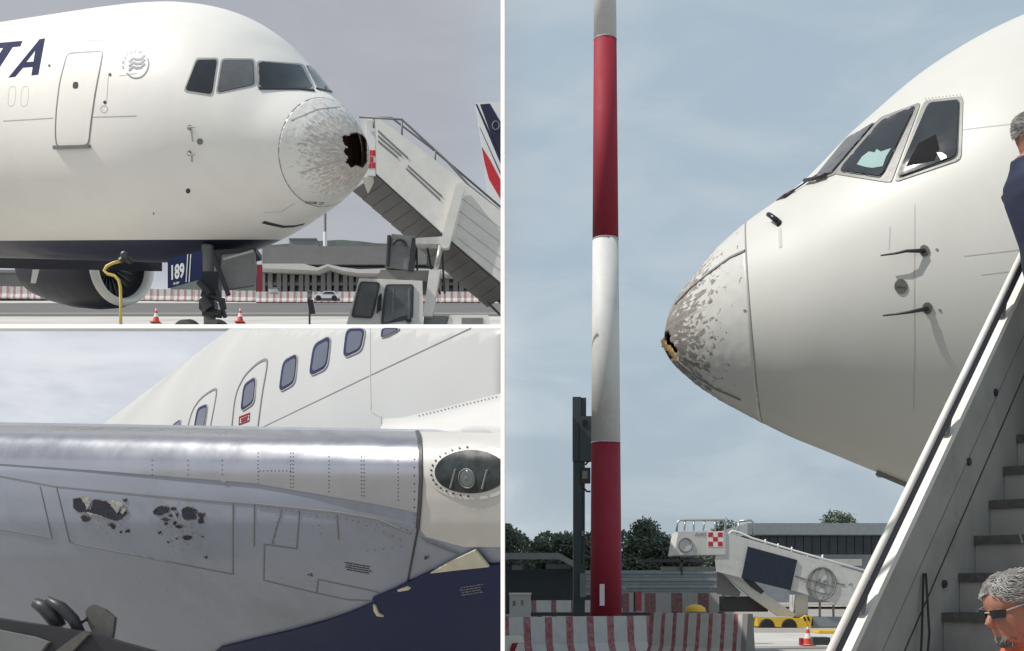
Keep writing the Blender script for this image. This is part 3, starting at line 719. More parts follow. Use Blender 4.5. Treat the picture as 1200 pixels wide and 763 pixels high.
b = B(); b.rect(541, 372.5, 566, 379.5, TD-.22, .04); b.prism([(497,369),(526,371),(524,380),(496,380)], TD-.1, .8); b.out('grille', M['mid'], tr)
b = B(); b.prism([(571,352),(587,368),(587,370),(571,355)], TD+.4, .15); b.out('tow_bar', M['dark'], tr)

# fin of another aircraft
FD = 70.
fn = thing('tail_fin', 'white aircraft tail fin with diagonal navy and red stripes at the end of the stairway', 'airplane', P(580, 262, FD))
b = B(); b.prism([(557,121),(587,119),(587,265),(574.5,262),(573,246),(567.5,190)], FD, .5); b.out('fin', M['airfin'], fn, bevel=.08)
b = B(); b.prism([(562.5,122.3),(574,121.3),(587,143.5),(587,184),(577,162)], FD-.02, .06); b.prism([(557.3,122),(559,122),(587,183),(587,193)], FD-.02, .06); b.prism([(562,149),(562.8,150),(587,203),(587,206)], FD-.02, .06); b.out('stripe', M['finnavy'], fn)
b = B(); b.prism([(564.5,172),(574,187),(587,212),(587,234),(573,210),(567.5,190)], FD-.02, .06); b.out('stripe', M['finred'], fn)
b = B(); b.tube([P(x, y, FD-.05) for x, y in ell(581, 147, 4, 5, n=16)], .03); b.out('emblem', M['lettergrey'], fn)

# terminal behind
BD = 190.
tm = thing('terminal_building', 'long low grey terminal with a white canopy and dark glazed front, behind the holed nose', 'building', P(420, 345, BD))
b = B(); b.rect(306, 288.5, 500, 310, BD, 25); b.rect(500, 300, 586.5, 312, BD+1, 25); b.out('parapet', M['gconc'], tm)
b = B(); b.prism([(303,309),(355,309),(372,313.5),(384,309.5),(400,313),(420,315.5),(470,314),(586.5,318),(586.5,322),(420,320),(400,317),(384,312),(372,317),(303,314)], BD-3, 3); b.out('canopy', M['bwall'], tm)
b = B(); b.rect(300, 313, 586.5, 345, BD+.5, 1); b.out('glazing', M['bdark'], tm)
b = B(); b.rect(306, 331, 586.5, 334.5, BD-.2, .4); b.rect(306, 341, 586.5, 345.5, BD-.2, .4); b.out('sill_band', M['gconc'], tm)
b = B(); c0 = P(308, 316, BD-.5); c1 = P(308, 346, BD-.5); b.box(c0.x-.35, BD-.5, c1.z, c0.x+.35, BD+.1, c0.z); co = b.out('column', M['gconc'], tm)
x = 308
for k in range(27):
    x += 8.6+1.8*math.sin(k*2.1)
    if x > 580: break
    o = co.copy(); put(o, tm); o.location.x += (x-308)/F*BD
pb = thing('plant_room', 'flat roofed grey block on top of the long low terminal', 'building', P(354, 289, 215)); b = B(); b.rect(339, 279.5, 370.5, 291, 215, 10); b.out('block', M['mid'], pb); b = B(); b.rect(338.5, 279, 371, 280.5, 214.8, 10.3); b.out('roof_edge', M['gconc'], pb)
ms = thing('floodlight_mast', 'thin white mast standing on the skyline behind the long terminal', 'mast', P(381, 290, 230)); b = B(); b.tube([P(381, 290, 230), P(381, 272, 230)], .38); b.out('pole', M['airfin'], ms); b = B(); b.tube([P(381, 272, 230), P(381, 250, 230)], .26); b.out('pole_top', M['mid'], ms)
sm_ = thing('striped_mast', 'red and white mast at the left end of the long low terminal', 'mast', P(303.5, 345, 165))
b = B(); b.rect(301, 310, 306.5, 345, 165, .6); b.out('red_band', M['red'], sm_); b = B(); b.rect(301, 291, 306.5, 310, 165, .6); b.out('white_band', M['airfin'], sm_)
b = B(); 
hx = [(200,290),(320,287),(345,285),(372,282.5),(400,281),(425,283),(440,285),(470,286),(520,284),(586,283)]
b.loft([P(x, y, 620) for x, y in hx]+[P(586, 342, 620), P(200, 342, 620)], [P(x, y+8, 690) for x, y in hx]+[P(586, 345, 690), P(200, 345, 690)]); tag(b.out('hill', M['hill']), kind='structure')
fb = thing('low_hangar', 'low pale hangar seen under the belly at the far left', 'building', P(15, 334, 210)); b = B(); b.rect(-30, 318, 42, 335, 210, 20); b.out('wall', M['gconc'], fb); b = B(); b.rect(-30, 316, 44, 319.5, 209.5, 21); b.out('roof', M['mid'], fb)
# low red and white barriers along the road
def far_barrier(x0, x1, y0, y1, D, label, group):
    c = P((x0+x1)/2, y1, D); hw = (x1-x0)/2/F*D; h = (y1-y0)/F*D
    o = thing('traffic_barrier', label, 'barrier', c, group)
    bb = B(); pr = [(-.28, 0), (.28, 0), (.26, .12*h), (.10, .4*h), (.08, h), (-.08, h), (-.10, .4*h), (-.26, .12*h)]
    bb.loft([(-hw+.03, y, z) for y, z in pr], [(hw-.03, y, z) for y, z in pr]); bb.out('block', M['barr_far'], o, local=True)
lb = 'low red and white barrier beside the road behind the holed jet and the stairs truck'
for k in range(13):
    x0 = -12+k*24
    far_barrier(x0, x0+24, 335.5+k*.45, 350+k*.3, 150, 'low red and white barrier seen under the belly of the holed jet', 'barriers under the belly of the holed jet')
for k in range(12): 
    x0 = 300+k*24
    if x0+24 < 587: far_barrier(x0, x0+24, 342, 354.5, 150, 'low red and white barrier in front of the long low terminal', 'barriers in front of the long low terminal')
# car
cd = 146
car = thing('parked_car', 'small white hatchback in front of the long terminal, left of the truck cab', 'car', P(383, 351, cd))
b = B(); b.prism([(367.5,349),(368,345.5),(376,344),(381,341),(391,341),(395,344.5),(397,346),(397,349.5)], cd-1.6, 1.5); body = b.out('body', M['airfin'], car, bevel=.1)
b = B(); b.prism([(377.5,344.3),(381.5,341.8),(390,341.8),(393,344.6)], cd-1.63, 1.56); b.out('window', M['glass'], car)
for xx in (373, 391.5):
    b = B(); b.lathe(P(xx, 349, cd-1.68), (0, 1, 0), [(0, .05), (0, .27), (.05, .33), (.2, .33), (.25, .27)], 16, cap=True); b.out('wheel', M['tyre'], car)
# small crates by the mast
for (x0, y0, x1, y1, m_, lb_, nm) in ((315,337,325,342.5,'airfin','white box on the barrier line right of the striped mast','box'),(360,340.5,364,348,'mid','grey utility cabinet left of the white hatchback','cabinet')):
    o = thing('utility_box', lb_, nm, P((x0+x1)/2, y1, 148)); b = B(); b.rect(x0, y0, x1, y1, 148, 1); b.out('body', M[m_], o, bevel=.06); b = B(); b.rect(x0-.4, y0-.5, x1+.4, y0+.8, 147.9, 1.2); b.out('lid', M['gconc'], o)

# ================================================================== jetliner seen from under its wing, on the lower apron at the left
jw = thing('passenger_jet', 'jetliner whose silver leading edge and torn dark wing underside fill the foreground', 'airplane', (0.5, 9, 0))
ad = Vector((-.586, 1, -.042)).normalized(); e1 = Vector((1, .586, 0)).normalized(); e2 = e1.cross(ad)
if e2.z < 0: e2 = -e2
FX, FH, FRAD = 5.5, 1.36, 2.5
SF = Surf(); SF.dist = 9; nV = []; nF = []; nt, nk = 260, 240
ts = np.geomspace(1, 60, nt)-4.0
for t in ts:
    for k in range(nk):
        a = 2*math.pi*k/nk; nV.append(Vector((0, 0, EYE))+ad*float(t)+e1*(FX+FRAD*math.cos(a))+e2*(FH+FRAD*1.02*math.sin(a)))
for i in range(nt-1):
    for k in range(nk): a = i*nk+k; c = i*nk+(k+1) % nk; nF.append((a, c, c+nk, a+nk))
SF.add(nV, nF)
eye = Vector((0, 0, EYE)); NV = Vector((1, 11.6/F, 0)); NT = Vector((0, -(HZ-384.6)/F, 1))
b = B(); vs = [b.bm.verts.new(v) for v in nV]
for f in nF: b.bm.faces.new([vs[i] for i in f])
b.cut(eye, NV); b.cut(eye, NT)
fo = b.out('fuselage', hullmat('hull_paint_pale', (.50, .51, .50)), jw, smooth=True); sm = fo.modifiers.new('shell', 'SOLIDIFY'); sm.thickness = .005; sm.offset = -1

# the wing: leading edge, lower skin and root fairing share one surface
def wingD(x, y):
    u = x/587.; top = 500+8*(x/490.); v = (y-top)/(760-top)
    k = 1/((1-u)/7.6+u/5.35)
    g = np.interp(v, [-.02, 0, .02, .05, .09, .14, .2, .3, .42, .6, .8, 1, 1.1], [1.16, 1.075, 1.022, 1.002, .995, .990, .990, .998, 1.012, 1.045, 1.10, 1.17, 1.21])
    return k*float(g)
SW = Surf(); SW.dist = 6; wx = np.linspace(-40, 600, 90); wy0 = np.concatenate([np.linspace(-.02, .2, 34), np.linspace(.22, 1.06, 40)]); sV = []; sF = []
gv = np.interp(np.linspace(-.02, 1.1, 600), [-.02, 0, .02, .05, .09, .14, .2, .3, .42, .6, .8, 1, 1.1], [1.16, 1.075, 1.022, 1.002, .995, .990, .990, .998, 1.012, 1.045, 1.10, 1.17, 1.21])
kk = np.exp(-.5*(np.arange(-20, 21)/6.)**2); kk /= kk.sum(); gs = np.convolve(np.pad(gv, 20, mode='reflect', reflect_type='odd'), kk, 'valid')
for x in wx:
    top = 500+8*(x/490.); u = x/587.; k_ = 1/((1-u)/7.6+u/5.35)
    for v in wy0:
        D = k_*float(np.interp(v, np.linspace(-.02, 1.1, 600), gs)); sV.append(P(float(x), float(top+v*(760-top)), D))
m_ = len(wy0)
for i in range(len(wx)-1):
    for j in range(m_-1): a = i*m_+j; sF.append((a, a+1, a+m_+1, a+m_))
SW.add(sV, sF)
b = B(); vs = [b.bm.verts.new(v) for v in sV]
for f in sF: b.bm.faces.new([vs[i] for i in f])
# upper skin and inner side closing the wing behind the leading edge
t0 = [sV[i*m_] for i in range(len(wx))]; bt = [sV[i*m_+m_-1] for i in range(len(wx))]
va = [b.bm.verts.new(p) for p in t0]; vb = [b.bm.verts.new(p+Vector((0, 1.6, .02))) for p in t0]; vc = [b.bm.verts.new(p+Vector((0, 1.2, .05))) for p in bt]; vd = [b.bm.verts.new(p) for p in bt]
for i in range(len(wx)-1):
    for q, r in ((va, vb), (vb, vc), (vc, vd)): b.bm.faces.new((q[i], q[i+1], r[i+1], r[i]))
bmesh.ops.remove_doubles(b.bm, verts=b.bm.verts[:], dist=1e-5)
b.cut(eye, NV)
wing = b.out('wing', M['wingskin'], jw, smooth=True)
slat = [(-38,499.2),(490,507.6),(494,530),(494,570),(491,600),(442,590),(300,566),(150,554),(-38,541)]
sl = SW.patch(slat, .009, 4, skirt=.014).out('leading_edge_slat', M['slatmetal'], jw, smooth=False)
for p_ in sl.data.polygons: p_.use_smooth = True
root = [(493,507.7),(588.2,509.6),(588.2,640),(545,640),(500,628),(491,616),(492.5,600),(496,570),(496,530)]
rf = SW.patch(root, .008, 4, skirt=.02).out('root_fairing', M['rootwhite'], jw, smooth=True)
b = SW.strip([(489,507.6),(492,516),(494.3,530),(495,560),(493.5,590),(491,618)], .02, .015, h=.02, step=3); b.out('gap_seal', M['darkframe'], jw)
belly = [(300,747),(343,737),(383.5,725.6),(409,717),(439,704),(438,699),(464,688),(477,681),(507.5,667),(540,663),(588.2,658.5),(588.2,775),(240,775),(260,757)]
bf = SW.patch(belly, .02, 8, skirt=.04).out('belly_fairing', M['navy'], jw, smooth=True)
SW.patch([(507,667),(533,653),(560,640.5),(576,659.5),(540,663)], .03, 4, skirt=.012).out('fairing_flap', M['cream'], jw)
SW.patch([(468,687.5),(480,683),(484,685),(481,687),(470,689)], .028, 2, skirt=.012).out('paint_flake', M['cream'], jw)
SW.patch([(440,704),(443,706),(446,714),(452,718),(444,717),(440.5,711)], .03, 2, skirt=.012).out('paint_flake', M['cream'], jw)
# torn holes in the lower skin
Z7 = lambda pts: [(x*.253, 570+y*.253) for x, y in pts]
Z8 = lambda pts: [(300+x*.253, 570+y*.253) for x, y in pts]
torn = [[(340,60),(360,55),(378,48),(400,75),(415,85),(405,108),(420,112),(440,60),(470,66),(500,72),(522,92),(542,120),(560,112),(588,122),(572,140),(560,152),(540,158),(480,138),(410,118),(365,118),(345,100)],
        [(375,140),(395,132),(420,145),(412,160),(385,160)], [(505,175),(520,170),(533,180),(530,195),(518,188)], [(713,112),(735,95),(755,90),(782,97),(780,118),(760,125),(745,132),(716,128)],
        [(845,108),(862,96),(885,97),(912,108),(905,130),(908,148),(880,152),(860,152),(846,138)], [(918,122),(948,125),(945,140),(940,152),(944,168),(925,170),(920,155),(930,145),(920,138)],
        [(815,185),(832,178),(848,184),(832,192)], [(848,230),(868,226),(892,234),(880,244),(855,246)], [(748,152),(768,145),(788,152),(770,160)], [(792,98),(815,97),(816,108),(796,110)],
        [(803,172),(812,160),(819,168),(812,180)], [(555,208),(562,205),(566,214),(558,217)], [(580,206),(598,198),(602,208),(588,214)], [(570,62),(588,55),(588,68),(576,70)], [(733,212),(746,206),(745,216),(736,220)], [(785,130),(800,132),(796,142),(787,140)],
        [(930,230),(944,230),(942,238)], [(946,326),(960,324),(956,334)], [(774,254),(786,256),(780,263)], [(814,238),(824,238),(820,246)], [(762,170),(780,168),(772,180)], [(815,128),(828,122),(826,138),(818,140)]]
for t in torn[:7]+torn[8:9]: SW.patch(grow(Z7(t), .9), .0025, 1.2, skirt=.008, jag=.9).out('torn_rim', M['rim'], wing)
for i, t in enumerate(torn): SW.patch(Z7(t), .005, 1.1, skirt=.008, jag=.8).out('torn_patch', M['hole2'] if 'hole2' in M else M['dark'], wing)
fl_ = [[(372,48),(398,44),(432,62),(420,85),(406,108),(398,80)], [(500,68),(520,66),(548,72),(578,84),(560,100),(548,122),(530,100),(518,86)], [(560,118),(585,95),(592,104),(572,128)], [(410,118),(480,138),(480,143),(408,123)]]
for t in fl_: SW.patch(Z7(t), .0075, 1.2, skirt=.006, jag=.7).out('paint_flake', M['flake'], wing)
b = B(); rnd = random.Random(3)
for k in range(260):
    cx, cy = (rnd.gauss(830, 62), rnd.gauss(185, 60)) if k < 170 else (rnd.gauss(470, 75), rnd.gauss(120, 45))
    if cx > 1060 or cy < 50: continue
    r = rnd.uniform(.3, 1.0)**1.3; c = (cx*.253, 570+cy*.253)
    SW.patch([(c[0]+r*rnd.uniform(.5, 1.2)*math.cos(a), c[1]+.6*r*rnd.uniform(.5, 1.2)*math.sin(a)) for a in (0, 1.2, 2.4, 3.7, 5)], .003, 3, b=b)
tag(b.out('chip', mat('scuffed_tan', (.25, .22, .18), .7, var=.3, scale=30), wing), kind='stuff')
# seams, rivets, stencils
for pts in ([(66,570),(82,636),(273,673),(273,589)], [(-30,552),(66,570),(150,578),(273,589),(300,591)], [(47,570),(61,631),(5,621),(-20,618)], [(330,598),(319,637)], [(351,599),(348,642)], [(310,638),(348,643)], [(310,638),(309,680),(371,695),(373,679),(444,694)], [(371,695),(409,703),(438,704)], [(298,592),(298,640)], [(395,604),(397,632)]):
    SW.strip(pts, .007, .003, step=4).out('panel_seam', M['line'], wing)
SW.strip([(300,590.5),(352,596),(400,601),(442,608.5),(482,625)], .010, .006, step=4).out('skin_edge', M['mid'], wing)
SW.strip([(490,619),(484,650),(478,681)], .008, .006, step=4).out('panel_seam', M['dark'], wing)
SW.strip([(492,630),(515,639),(538,648)], .006, .013, step=4).out('panel_seam', M['line'], wing)
b = B()
def dots(x0, y0, x1, y1, step=4.2, r=.8, off=.011):
    n = int(math.hypot(x1-x0, y1-y0)/step)
    for i in range(n+1):
        t = i/max(n, 1); cx, cy = x0+(x1-x0)*t, y0+(y1-y0)*t; p, q = SW.hit(cx, cy); u = q.cross(Vector((0, 0, 1))).normalized(); v = q.cross(u); rr = r/F*p.y
        c = [b.bm.verts.new(p+q*off+(u*math.cos(a)+v*math.sin(a))*rr) for a in (0, 1.05, 2.1, 3.14, 4.2, 5.24)]; d = b.bm.verts.new(p+q*(off+.002))
        for i2 in range(6): b.bm.faces.new((c[i2], c[(i2+1) % 6], d))
for xx in (304, 342, 345, 387, 425, 428, 468): dots(xx, 532, xx, 588-(490-xx)*.12)
for xx in (180, 222, 262): dots(xx, 540, xx, 556)
dots(306, 552, 342, 552); dots(300, 592, 484, 621, 7, .6, .004); dots(487, 530, 487, 612, 9, 1.0)
dots(325, 604, 322, 636, 8, .7, .004); dots(372, 606, 376, 625, 8, .7, .004); dots(420, 612, 470, 632, 10, .7, .004); dots(430, 646, 470, 640, 10, .7, .004)
tag(b.out('rivet', M['dark'], wing), kind='stuff')
def lines(S, x, y, w, n, dy, slope, off, root, m, name='stencil'):
    bb = B(); rn = random.Random(int(x))
    for i in range(n):
        xx = x+rn.uniform(0, 4); end = x+w-rn.uniform(0, 6)
        while xx < end:
            l = rn.uniform(1.5, 5); S.strip([(xx, y+i*dy+(xx-x)*slope), (min(xx+l, end), y+i*dy+(min(xx+l, end)-x)*slope)], .006, off, b=bb); xx += l+.9
    return tag(bb.out(name, M[m], root), kind='stuff')
lines(SW, 404, 659, 32, 4, 2.6, .17, .003, wing, 'dark'); lines(SW, 541, 685, 30, 4, 3.0, -.16, .023, bf, 'mid'); lines(SW, 360, 671, 8, 2, 2, .3, .003, wing, 'dark'); lines(SW, 496, 651, 10, 2, 2, .1, .012, wing, 'dark')
# landing light in the root
ol = ell(556, 553.5, 54, 31, n=48)[:-1]; cl_ = lambda pl, xm=588.2: [(min(x, xm), y) for x, y in pl if x < xm+25]
lo = SW.patch(cl_(ol), .013, 4, skirt=.02).out('light_surround', M['cream2'] if 'cream2' in M else M['rootwhite'], jw, smooth=True)
SW.patch(cl_(ell(554, 553.5, 42, 23.5, n=40)[:-1]), .017, 4, skirt=.006).out('light_bay', M['baydark'], lo, smooth=True)
p, n = SW.hit(550, 560)
b = B(); b.lathe(p+n*.014, n, [(0, .040), (.008, .039), (.011, .03), (.008, .02), (.012, .008), (.014, 0)], 24); b.out('lamp', M['lens'], lo, smooth=True)
b = B(); b.lathe(p+n*.014, n, [(0, .047), (.008, .046), (.01, .042), (.008, .040)], 24); b.tube([SW.hit(531, 571)[0]+n*.02, SW.hit(537, 549)[0]+n*.02], .006); b.tube([SW.hit(568, 572)[0]+n*.02, SW.hit(574, 550)[0]+n*.02], .006); b.out('lamp_bracket', M['mid'], lo)
b = B()
for k in range(16):
    a = math.radians(95+k*11.2); x, y = 555+47.5*math.cos(a), 553.5+27*math.sin(a)
    if x < 584: SW.patch(ell(x, y, 1.1, 1.1, n=6)[:-1], .017, 2, skirt=.004, b=b)
tag(b.out('rivet', M['dark'], lo), kind='stuff')
# cabin windows, exit doors and seams on the fuselage
cw = [[(333,424),(350,414.5),(346.5,449),(328,460)], [(369,404.5),(389,393.5),(384.5,431),(363.5,441.5)], [(407.5,386),(429.5,385.5),(424.5,410.5),(403.5,420)], [(449.5,385.2),(470.5,385.2),(457,392.5),(448.3,396)], [(287,451.5),(301,441.5),(298.5,472),(283,483)], [(232.5,479),(244.5,473.5),(240,503),(228,504)], [(205.5,497),(212.5,492),(211,503),(201,503)]]
for pl in cw:
    f_ = SF.patch(smoothpoly(grow(pl, 1.5), .28, 4), .010, 4).out('cabin_window', M['frame'], jw)
    SF.patch(smoothpoly(pl, .28, 4), .013, 4, skirt=.006).out('seal', M['letter'], f_)
    c = Vector((sum(a for a, q in pl)/4, sum(q for a, q in pl)/4)); SF.patch(smoothpoly([tuple(Vector(q)*.8+c*.2+Vector((1.2, .4))) for q in pl], .28, 4), .016, 4, skirt=.006).out('pane', M['cabinglass'], f_)
for pts in ([(219,505),(225.5,481),(236,466),(252,455.5),(255,458),(246,505)], [(271.5,505),(276,462),(287,440),(301,426.5),(311,421),(314.5,424),(307.5,462),(302,505)]):
    SF.strip(smoothpoly(pts[:1]+pts+pts[-1:], .4, 4)[5:-5], .022, .006, step=2).out('exit_door_gap', M['mid'], jw)
for pts in ([(303,503),(430,442),(552,384.6)],): SF.strip(pts, .007, .002).out('panel_seam', M['mid'], jw)
for pts in ([(434,385),(434,440),(435,482),(447,489),(447.5,505)], [(491,485),(491,506)]): SF.strip(pts, .012, .003).out('panel_seam', M['linesoft'], jw)
b = B(); 
for pl in ([(281,489),(293,484.5),(292.5,493),(280.5,497.5)],): SF.strip(pl, .012, .006, b=b, closed=True, step=3)
SF.strip([(283,491.5),(291,488.5)], .014, .006, b=b); SF.strip([(283,494),(290,491.5)], .01, .006, b=b); b.out('exit_placard', M['red'], jw)
def filoff(x, y):
    yl = float(np.interp(x, [448, 491, 540, 588], [491, 486, 474, 462])); t = max(0, min(1, (y-yl)/34)); return .006+.16*t*t
b = SF.patch([(450,491),(472,490),(491,485),(540,473),(588,461),(640,449),(640,516),(450,512)], filoff, 4, skirt=.03)
b.cut(eye, NV); b.out('wing_root_fillet', hullmat('fillet_paint', (.60, .60, .585)), jw, smooth=True)
b = B()
for k in range(22):
    x = 493+k*4.3; SF.patch(ell(x, float(np.interp(x, [448, 491, 540, 588], [491, 487.5, 475.5, 464])), .6, .6, n=6)[:-1], .012, 1, skirt=.004, b=b)
tag(b.out('rivet', M['mid'], jw), kind='stuff')
# dark reflections on the wing, built as slabs and tubes, lower left
hw = thing('bent_fittings', 'dark bent metal plate and hoses under the wing at the lower left corner', 'equipment', P(70, 763, 6.6))
b = B(); b.prism([(103,712),(109,708.5),(122,714),(134,724),(133,733),(131,748),(110,746),(102,728),(100,717)], 6.9, .05); b.out('plate', M['plate'], hw, bevel=.01)  # reflected patch given shape as a slab
b = B(); b.tube([P(x, y, 6.9) for x, y in ((40,706),(52,712),(62,722),(70,735))], [.03, .045, .05, .04], 10); b.tube([P(x, y, 6.85) for x, y in ((55,702),(72,712),(86,726),(94,742))], [.02, .035, .035, .03], 10); b.tube([P(x, y, 6.9) for x, y in ((92,732),(98,727),(103,725))], .012); b.out('hose', M['dark'], hw, smooth=True)  # reflected curves given shape as tubes
b = B(); b.prism([(-10,724),(100,741),(140,753),(180,764),(40,770),(50,752),(-10,736)], 6.75, .1); b.out('bar', M['dark'], hw)
b = B(); b.prism([(-10,737),(40,747),(56,753),(48,763),(20,768),(-10,760)], 6.7, .1); b.out('strut', M['mid'], hw)
b = B(); b.prism([(62,765),(96,740),(103,744),(80,768)], 6.7, .08); b.out('link', M['plate'], hw)  # reflected streak given shape as a slab

# ================================================================== jetliner on the right, seen from below, stairs in front of it
RD = 12.5
FRR = rot_frame(3.3938, .0003, .0251); tipR = Vector((1.6629, 13.0611, 2.7283+EYE))
jr = thing('passenger_jet', 'white jetliner seen from below with a chipped snub nose cone, right of the striped mast', 'airplane', (5.5, RD, 0))

HOLER = [(770,388),(783,389),(786,394),(784,399),(789,403),(792,408),(795,413),(791,417),(793,421),(786,422),(770,420)]
S3 = make_hull(FRR, tipR, 1.08, jr, hullmat('hull_paint_side', (.585, .585, .55)), radomemat('eroded_radome_side', (.575, .575, .54), (.24, .215, .195), .92, .33, .70, (7.5, 6.0), .022),  # hull and nose whites greyed to stand in for shade on this jet
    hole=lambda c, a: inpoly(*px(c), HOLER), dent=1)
wr = [([(1089,123),(1124.5,119),(1121.5,184),(1051.5,209.5)], 'glass'), ([(1074,125.5),(1034,143.5),(984.5,201),(1034,208)], 'glass'), ([(1026,145),(994,164.5),(959,206),(960,210),(977,202)], 'glassw')]
wout = [[(1083,119),(1129,113.5),(1126.5,187.5),(1047,214.5)], [(1080,120),(1032,138),(976,204),(1036,213.5),(1045,213.5)], [(1030,142),(992,162),(955,208),(957,213),(980,204.5)]]
for (pl, g), po in zip(wr, wout):
    f_ = S3.patch(smoothpoly(po, .08, 2), .009, 3, skirt=.014).out('cockpit_window_frame', M['frame2'], jr)
    S3.patch(smoothpoly(grow(pl, 1.5), .1, 3), .017, 3, skirt=.010).out('seal', M['darkframe'], f_)
    pane = S3.patch(smoothpoly(pl, .1, 3), .026, 3, skirt=.010).out('pane', M[g], f_, smooth=True)
    if pl[0][0] == 1074:
        S3.patch([(1006,195),(1012,186),(1020,180),(1027,181),(1029,177),(1034,180),(1046,176),(1040,186),(1036,197),(1024,199),(1016,198)], .029, 3, skirt=.005).out('sheet', M['paper'], f_)
    if pl[0][0] == 1089:
        S3.patch([(1099,181),(1105,181),(1110,184),(1111,187),(1104,190)], .032, 3, skirt=.005).out('sheet', M['airfin'], f_)
        S3.patch([(1063,197),(1078,170),(1098,160),(1102,176),(1096,190)], .029, 4, skirt=.005).out('seat_back', mat('dim_seat', (.02, .02, .022), .9, spec=.1), f_)
b = B()
for i in range(11): 
    t = i/10; S3.patch(ell(1085.5+40.5*t, 117.2-4.6*t, .7, .7, n=6)[:-1], .018, 1, b=b, skirt=.003)
tag(b.out('fastener', M['mid'], jr), kind='stuff')
def bar3(S, pts, offs, r, m, name, root):
    q = [S.hit(x, y) for x, y in pts]; bb = B(); bb.tube([p+n*o for (p, n), o in zip(q, offs)], r, 8); return bb.out(name, m, root, smooth=True)
wp = bar3(S3, [(911,235),(922,231),(932,224)], [.0, .02, .015], [.012, .022, .012], M['dark'], 'wiper', jr)
bar3(S3, [(930,226),(950,212),(975,197),(990,180)], [.02, .02, .02, .02], .008, M['dark'], 'wiper_arm', wp)
bar3(S3, [(946,215),(956,213),(970,208)], [.04, .04, .04], .02, M['dark'], 'wiper', jr)
p, n = S3.hit(913, 262)
b = B(); b.tube([p, p+n*.05, S3.hit(908, 259)[0]+S3.hit(908, 259)[1]*.07, S3.hit(905, 257.5)[0]+S3.hit(905, 257.5)[1]*.07], [.035, .028, .026, .024], 10); b.out('ice_probe', M['black'], jr, smooth=True)
for (cx, cy), pts in (((1083.5,294), [(1083,294.5),(1066,296),(1054,299),(1037,301.5)]), ((1087,361), [(1086,361.5),(1070,364),(1055,366),(1039,368)])):
    o = S3.patch(ell(cx, cy, 5.6, 6.8, n=18)[:-1], .014, 3, skirt=.02).out('pitot_probe', M['plate'], jr)
    bar3(S3, pts, [.03, .09, .10, .10], [.02, .014, .011, .007], M['dark'], 'tube', o)
    S3.patch(ell(cx, cy, 2.2, 2.6, n=10)[:-1], .03, 2).out('hub', M['dark'], o)
o = S3.patch(ell(1056, 335.5, 7.4, 8.6, n=20)[:-1], .012, 3).out('static_port', M['plate'], jr)
b = B()
for dx in (-3.4, -1, 1.5, 4): S3.patch(ell(1056+dx, 336.5, .9, .9, n=6)[:-1], .016, 1, b=b, skirt=.005)
tag(b.out('hole', M['dark'], o), kind='stuff')
for cx, cy in ((1098,292.5),(1101.5,363.5),(873,364)): S3.patch(ell(cx, cy, 1.8, 1.5, n=8)[:-1], .006, 2).out('drain_port', M['mid'], jr)
b = B(); S3.strip([(914,268),(915,290)], .035, .003, b=b); b.out('streak', M['linesoft'], jr)
for pts in ([(1128,152),(1180,146),(1210,143)], [(1043,266),(1042,292)], [(1072,240),(1071,480)], [(1130,300),(1200,292)], [(1150,322),(1200,316)]): S3.strip(pts, .010, .002, step=6).out('panel_seam', M['linesoft'], jr)
for pts in ([(792,356),(810,337),(835,317),(856,302),(873,294)], [(796,424),(815,440),(840,456),(868,468)]): S3.strip(pts, .025, .012, h=.014, step=4).out('lightning_strip', M['line'], jr)
b = S3.patch([(1028,551),(1064,566),(1066,571),(1050,566),(1034,558)], .05, 4, skirt=.07); b.out('belly_drain_mast', M['mid'], jr)
# broken edge of the nose
b = B(); c = P(787, 405, RD-.35)
for k in range(7):
    x, y = 777.5+k*2.1+random.uniform(-1, 1), 402+k*2.6+random.uniform(-2, 2)
    D = RD-.28-.015*k
    b.loft([P(x-3, y-3, D), P(x+4, y-2, D-.02), P(x+5, y+5, D), P(x-1, y+3.5, D+.03)], [P(x-3, y-3, D+.02), P(x+4, y-2, D), P(x+5, y+5, D+.02), P(x-1, y+3.5, D+.05)])
tag(b.out('torn_core_flake', mat('core_tan', (.60, .46, .22), .8, var=.4, scale=20), jr), kind='stuff')

# ---------------------------------------------------------------- striped mast
MD = 33.; mk = thing('striped_mast', 'tall red and white banded mast rising above the striped barriers', 'mast', (P(710, 0, MD).x, MD, 0))
def ring_at(y, n=24):
    r = (18.6-(720-y)*.0077)/F*MD; c = P(710.3-(720-y)*.0017, y, MD)
    return [c+Vector((r*math.cos(2*math.pi*k/n), r*math.sin(2*math.pi*k/n), 0)) for k in range(n)]
bands = [(764,519,'red','red_band'), (519,281,'mastwhite','white_band'), (281,47,'red','red_band'), (47,-120,'mastwhite','white_band'), (-120,-200,'red','red_band')]
for y0, y1, m_, nm in bands:
    b = B(); b.loft(ring_at(y0), ring_at(y1)); o = b.out(nm, M[m_], mk); 
    for p_ in o.data.polygons: p_.use_smooth = len(p_.vertices) == 4
    b = B(); rr = ring_at(y1+.4); cc = sum(rr, Vector())/len(rr); b.loft([cc+(p-cc)*1.025 for p in rr], [cc+(p-cc)*1.025+Vector((0, 0, .03)) for p in rr]); b.out('collar', M['steel'], mk)
b = B(); b.rect(702.8, 684.5, 708.4, 709.8, MD-.46, .06); b.out('access_plate', M['airfin'], mk, bevel=.01)
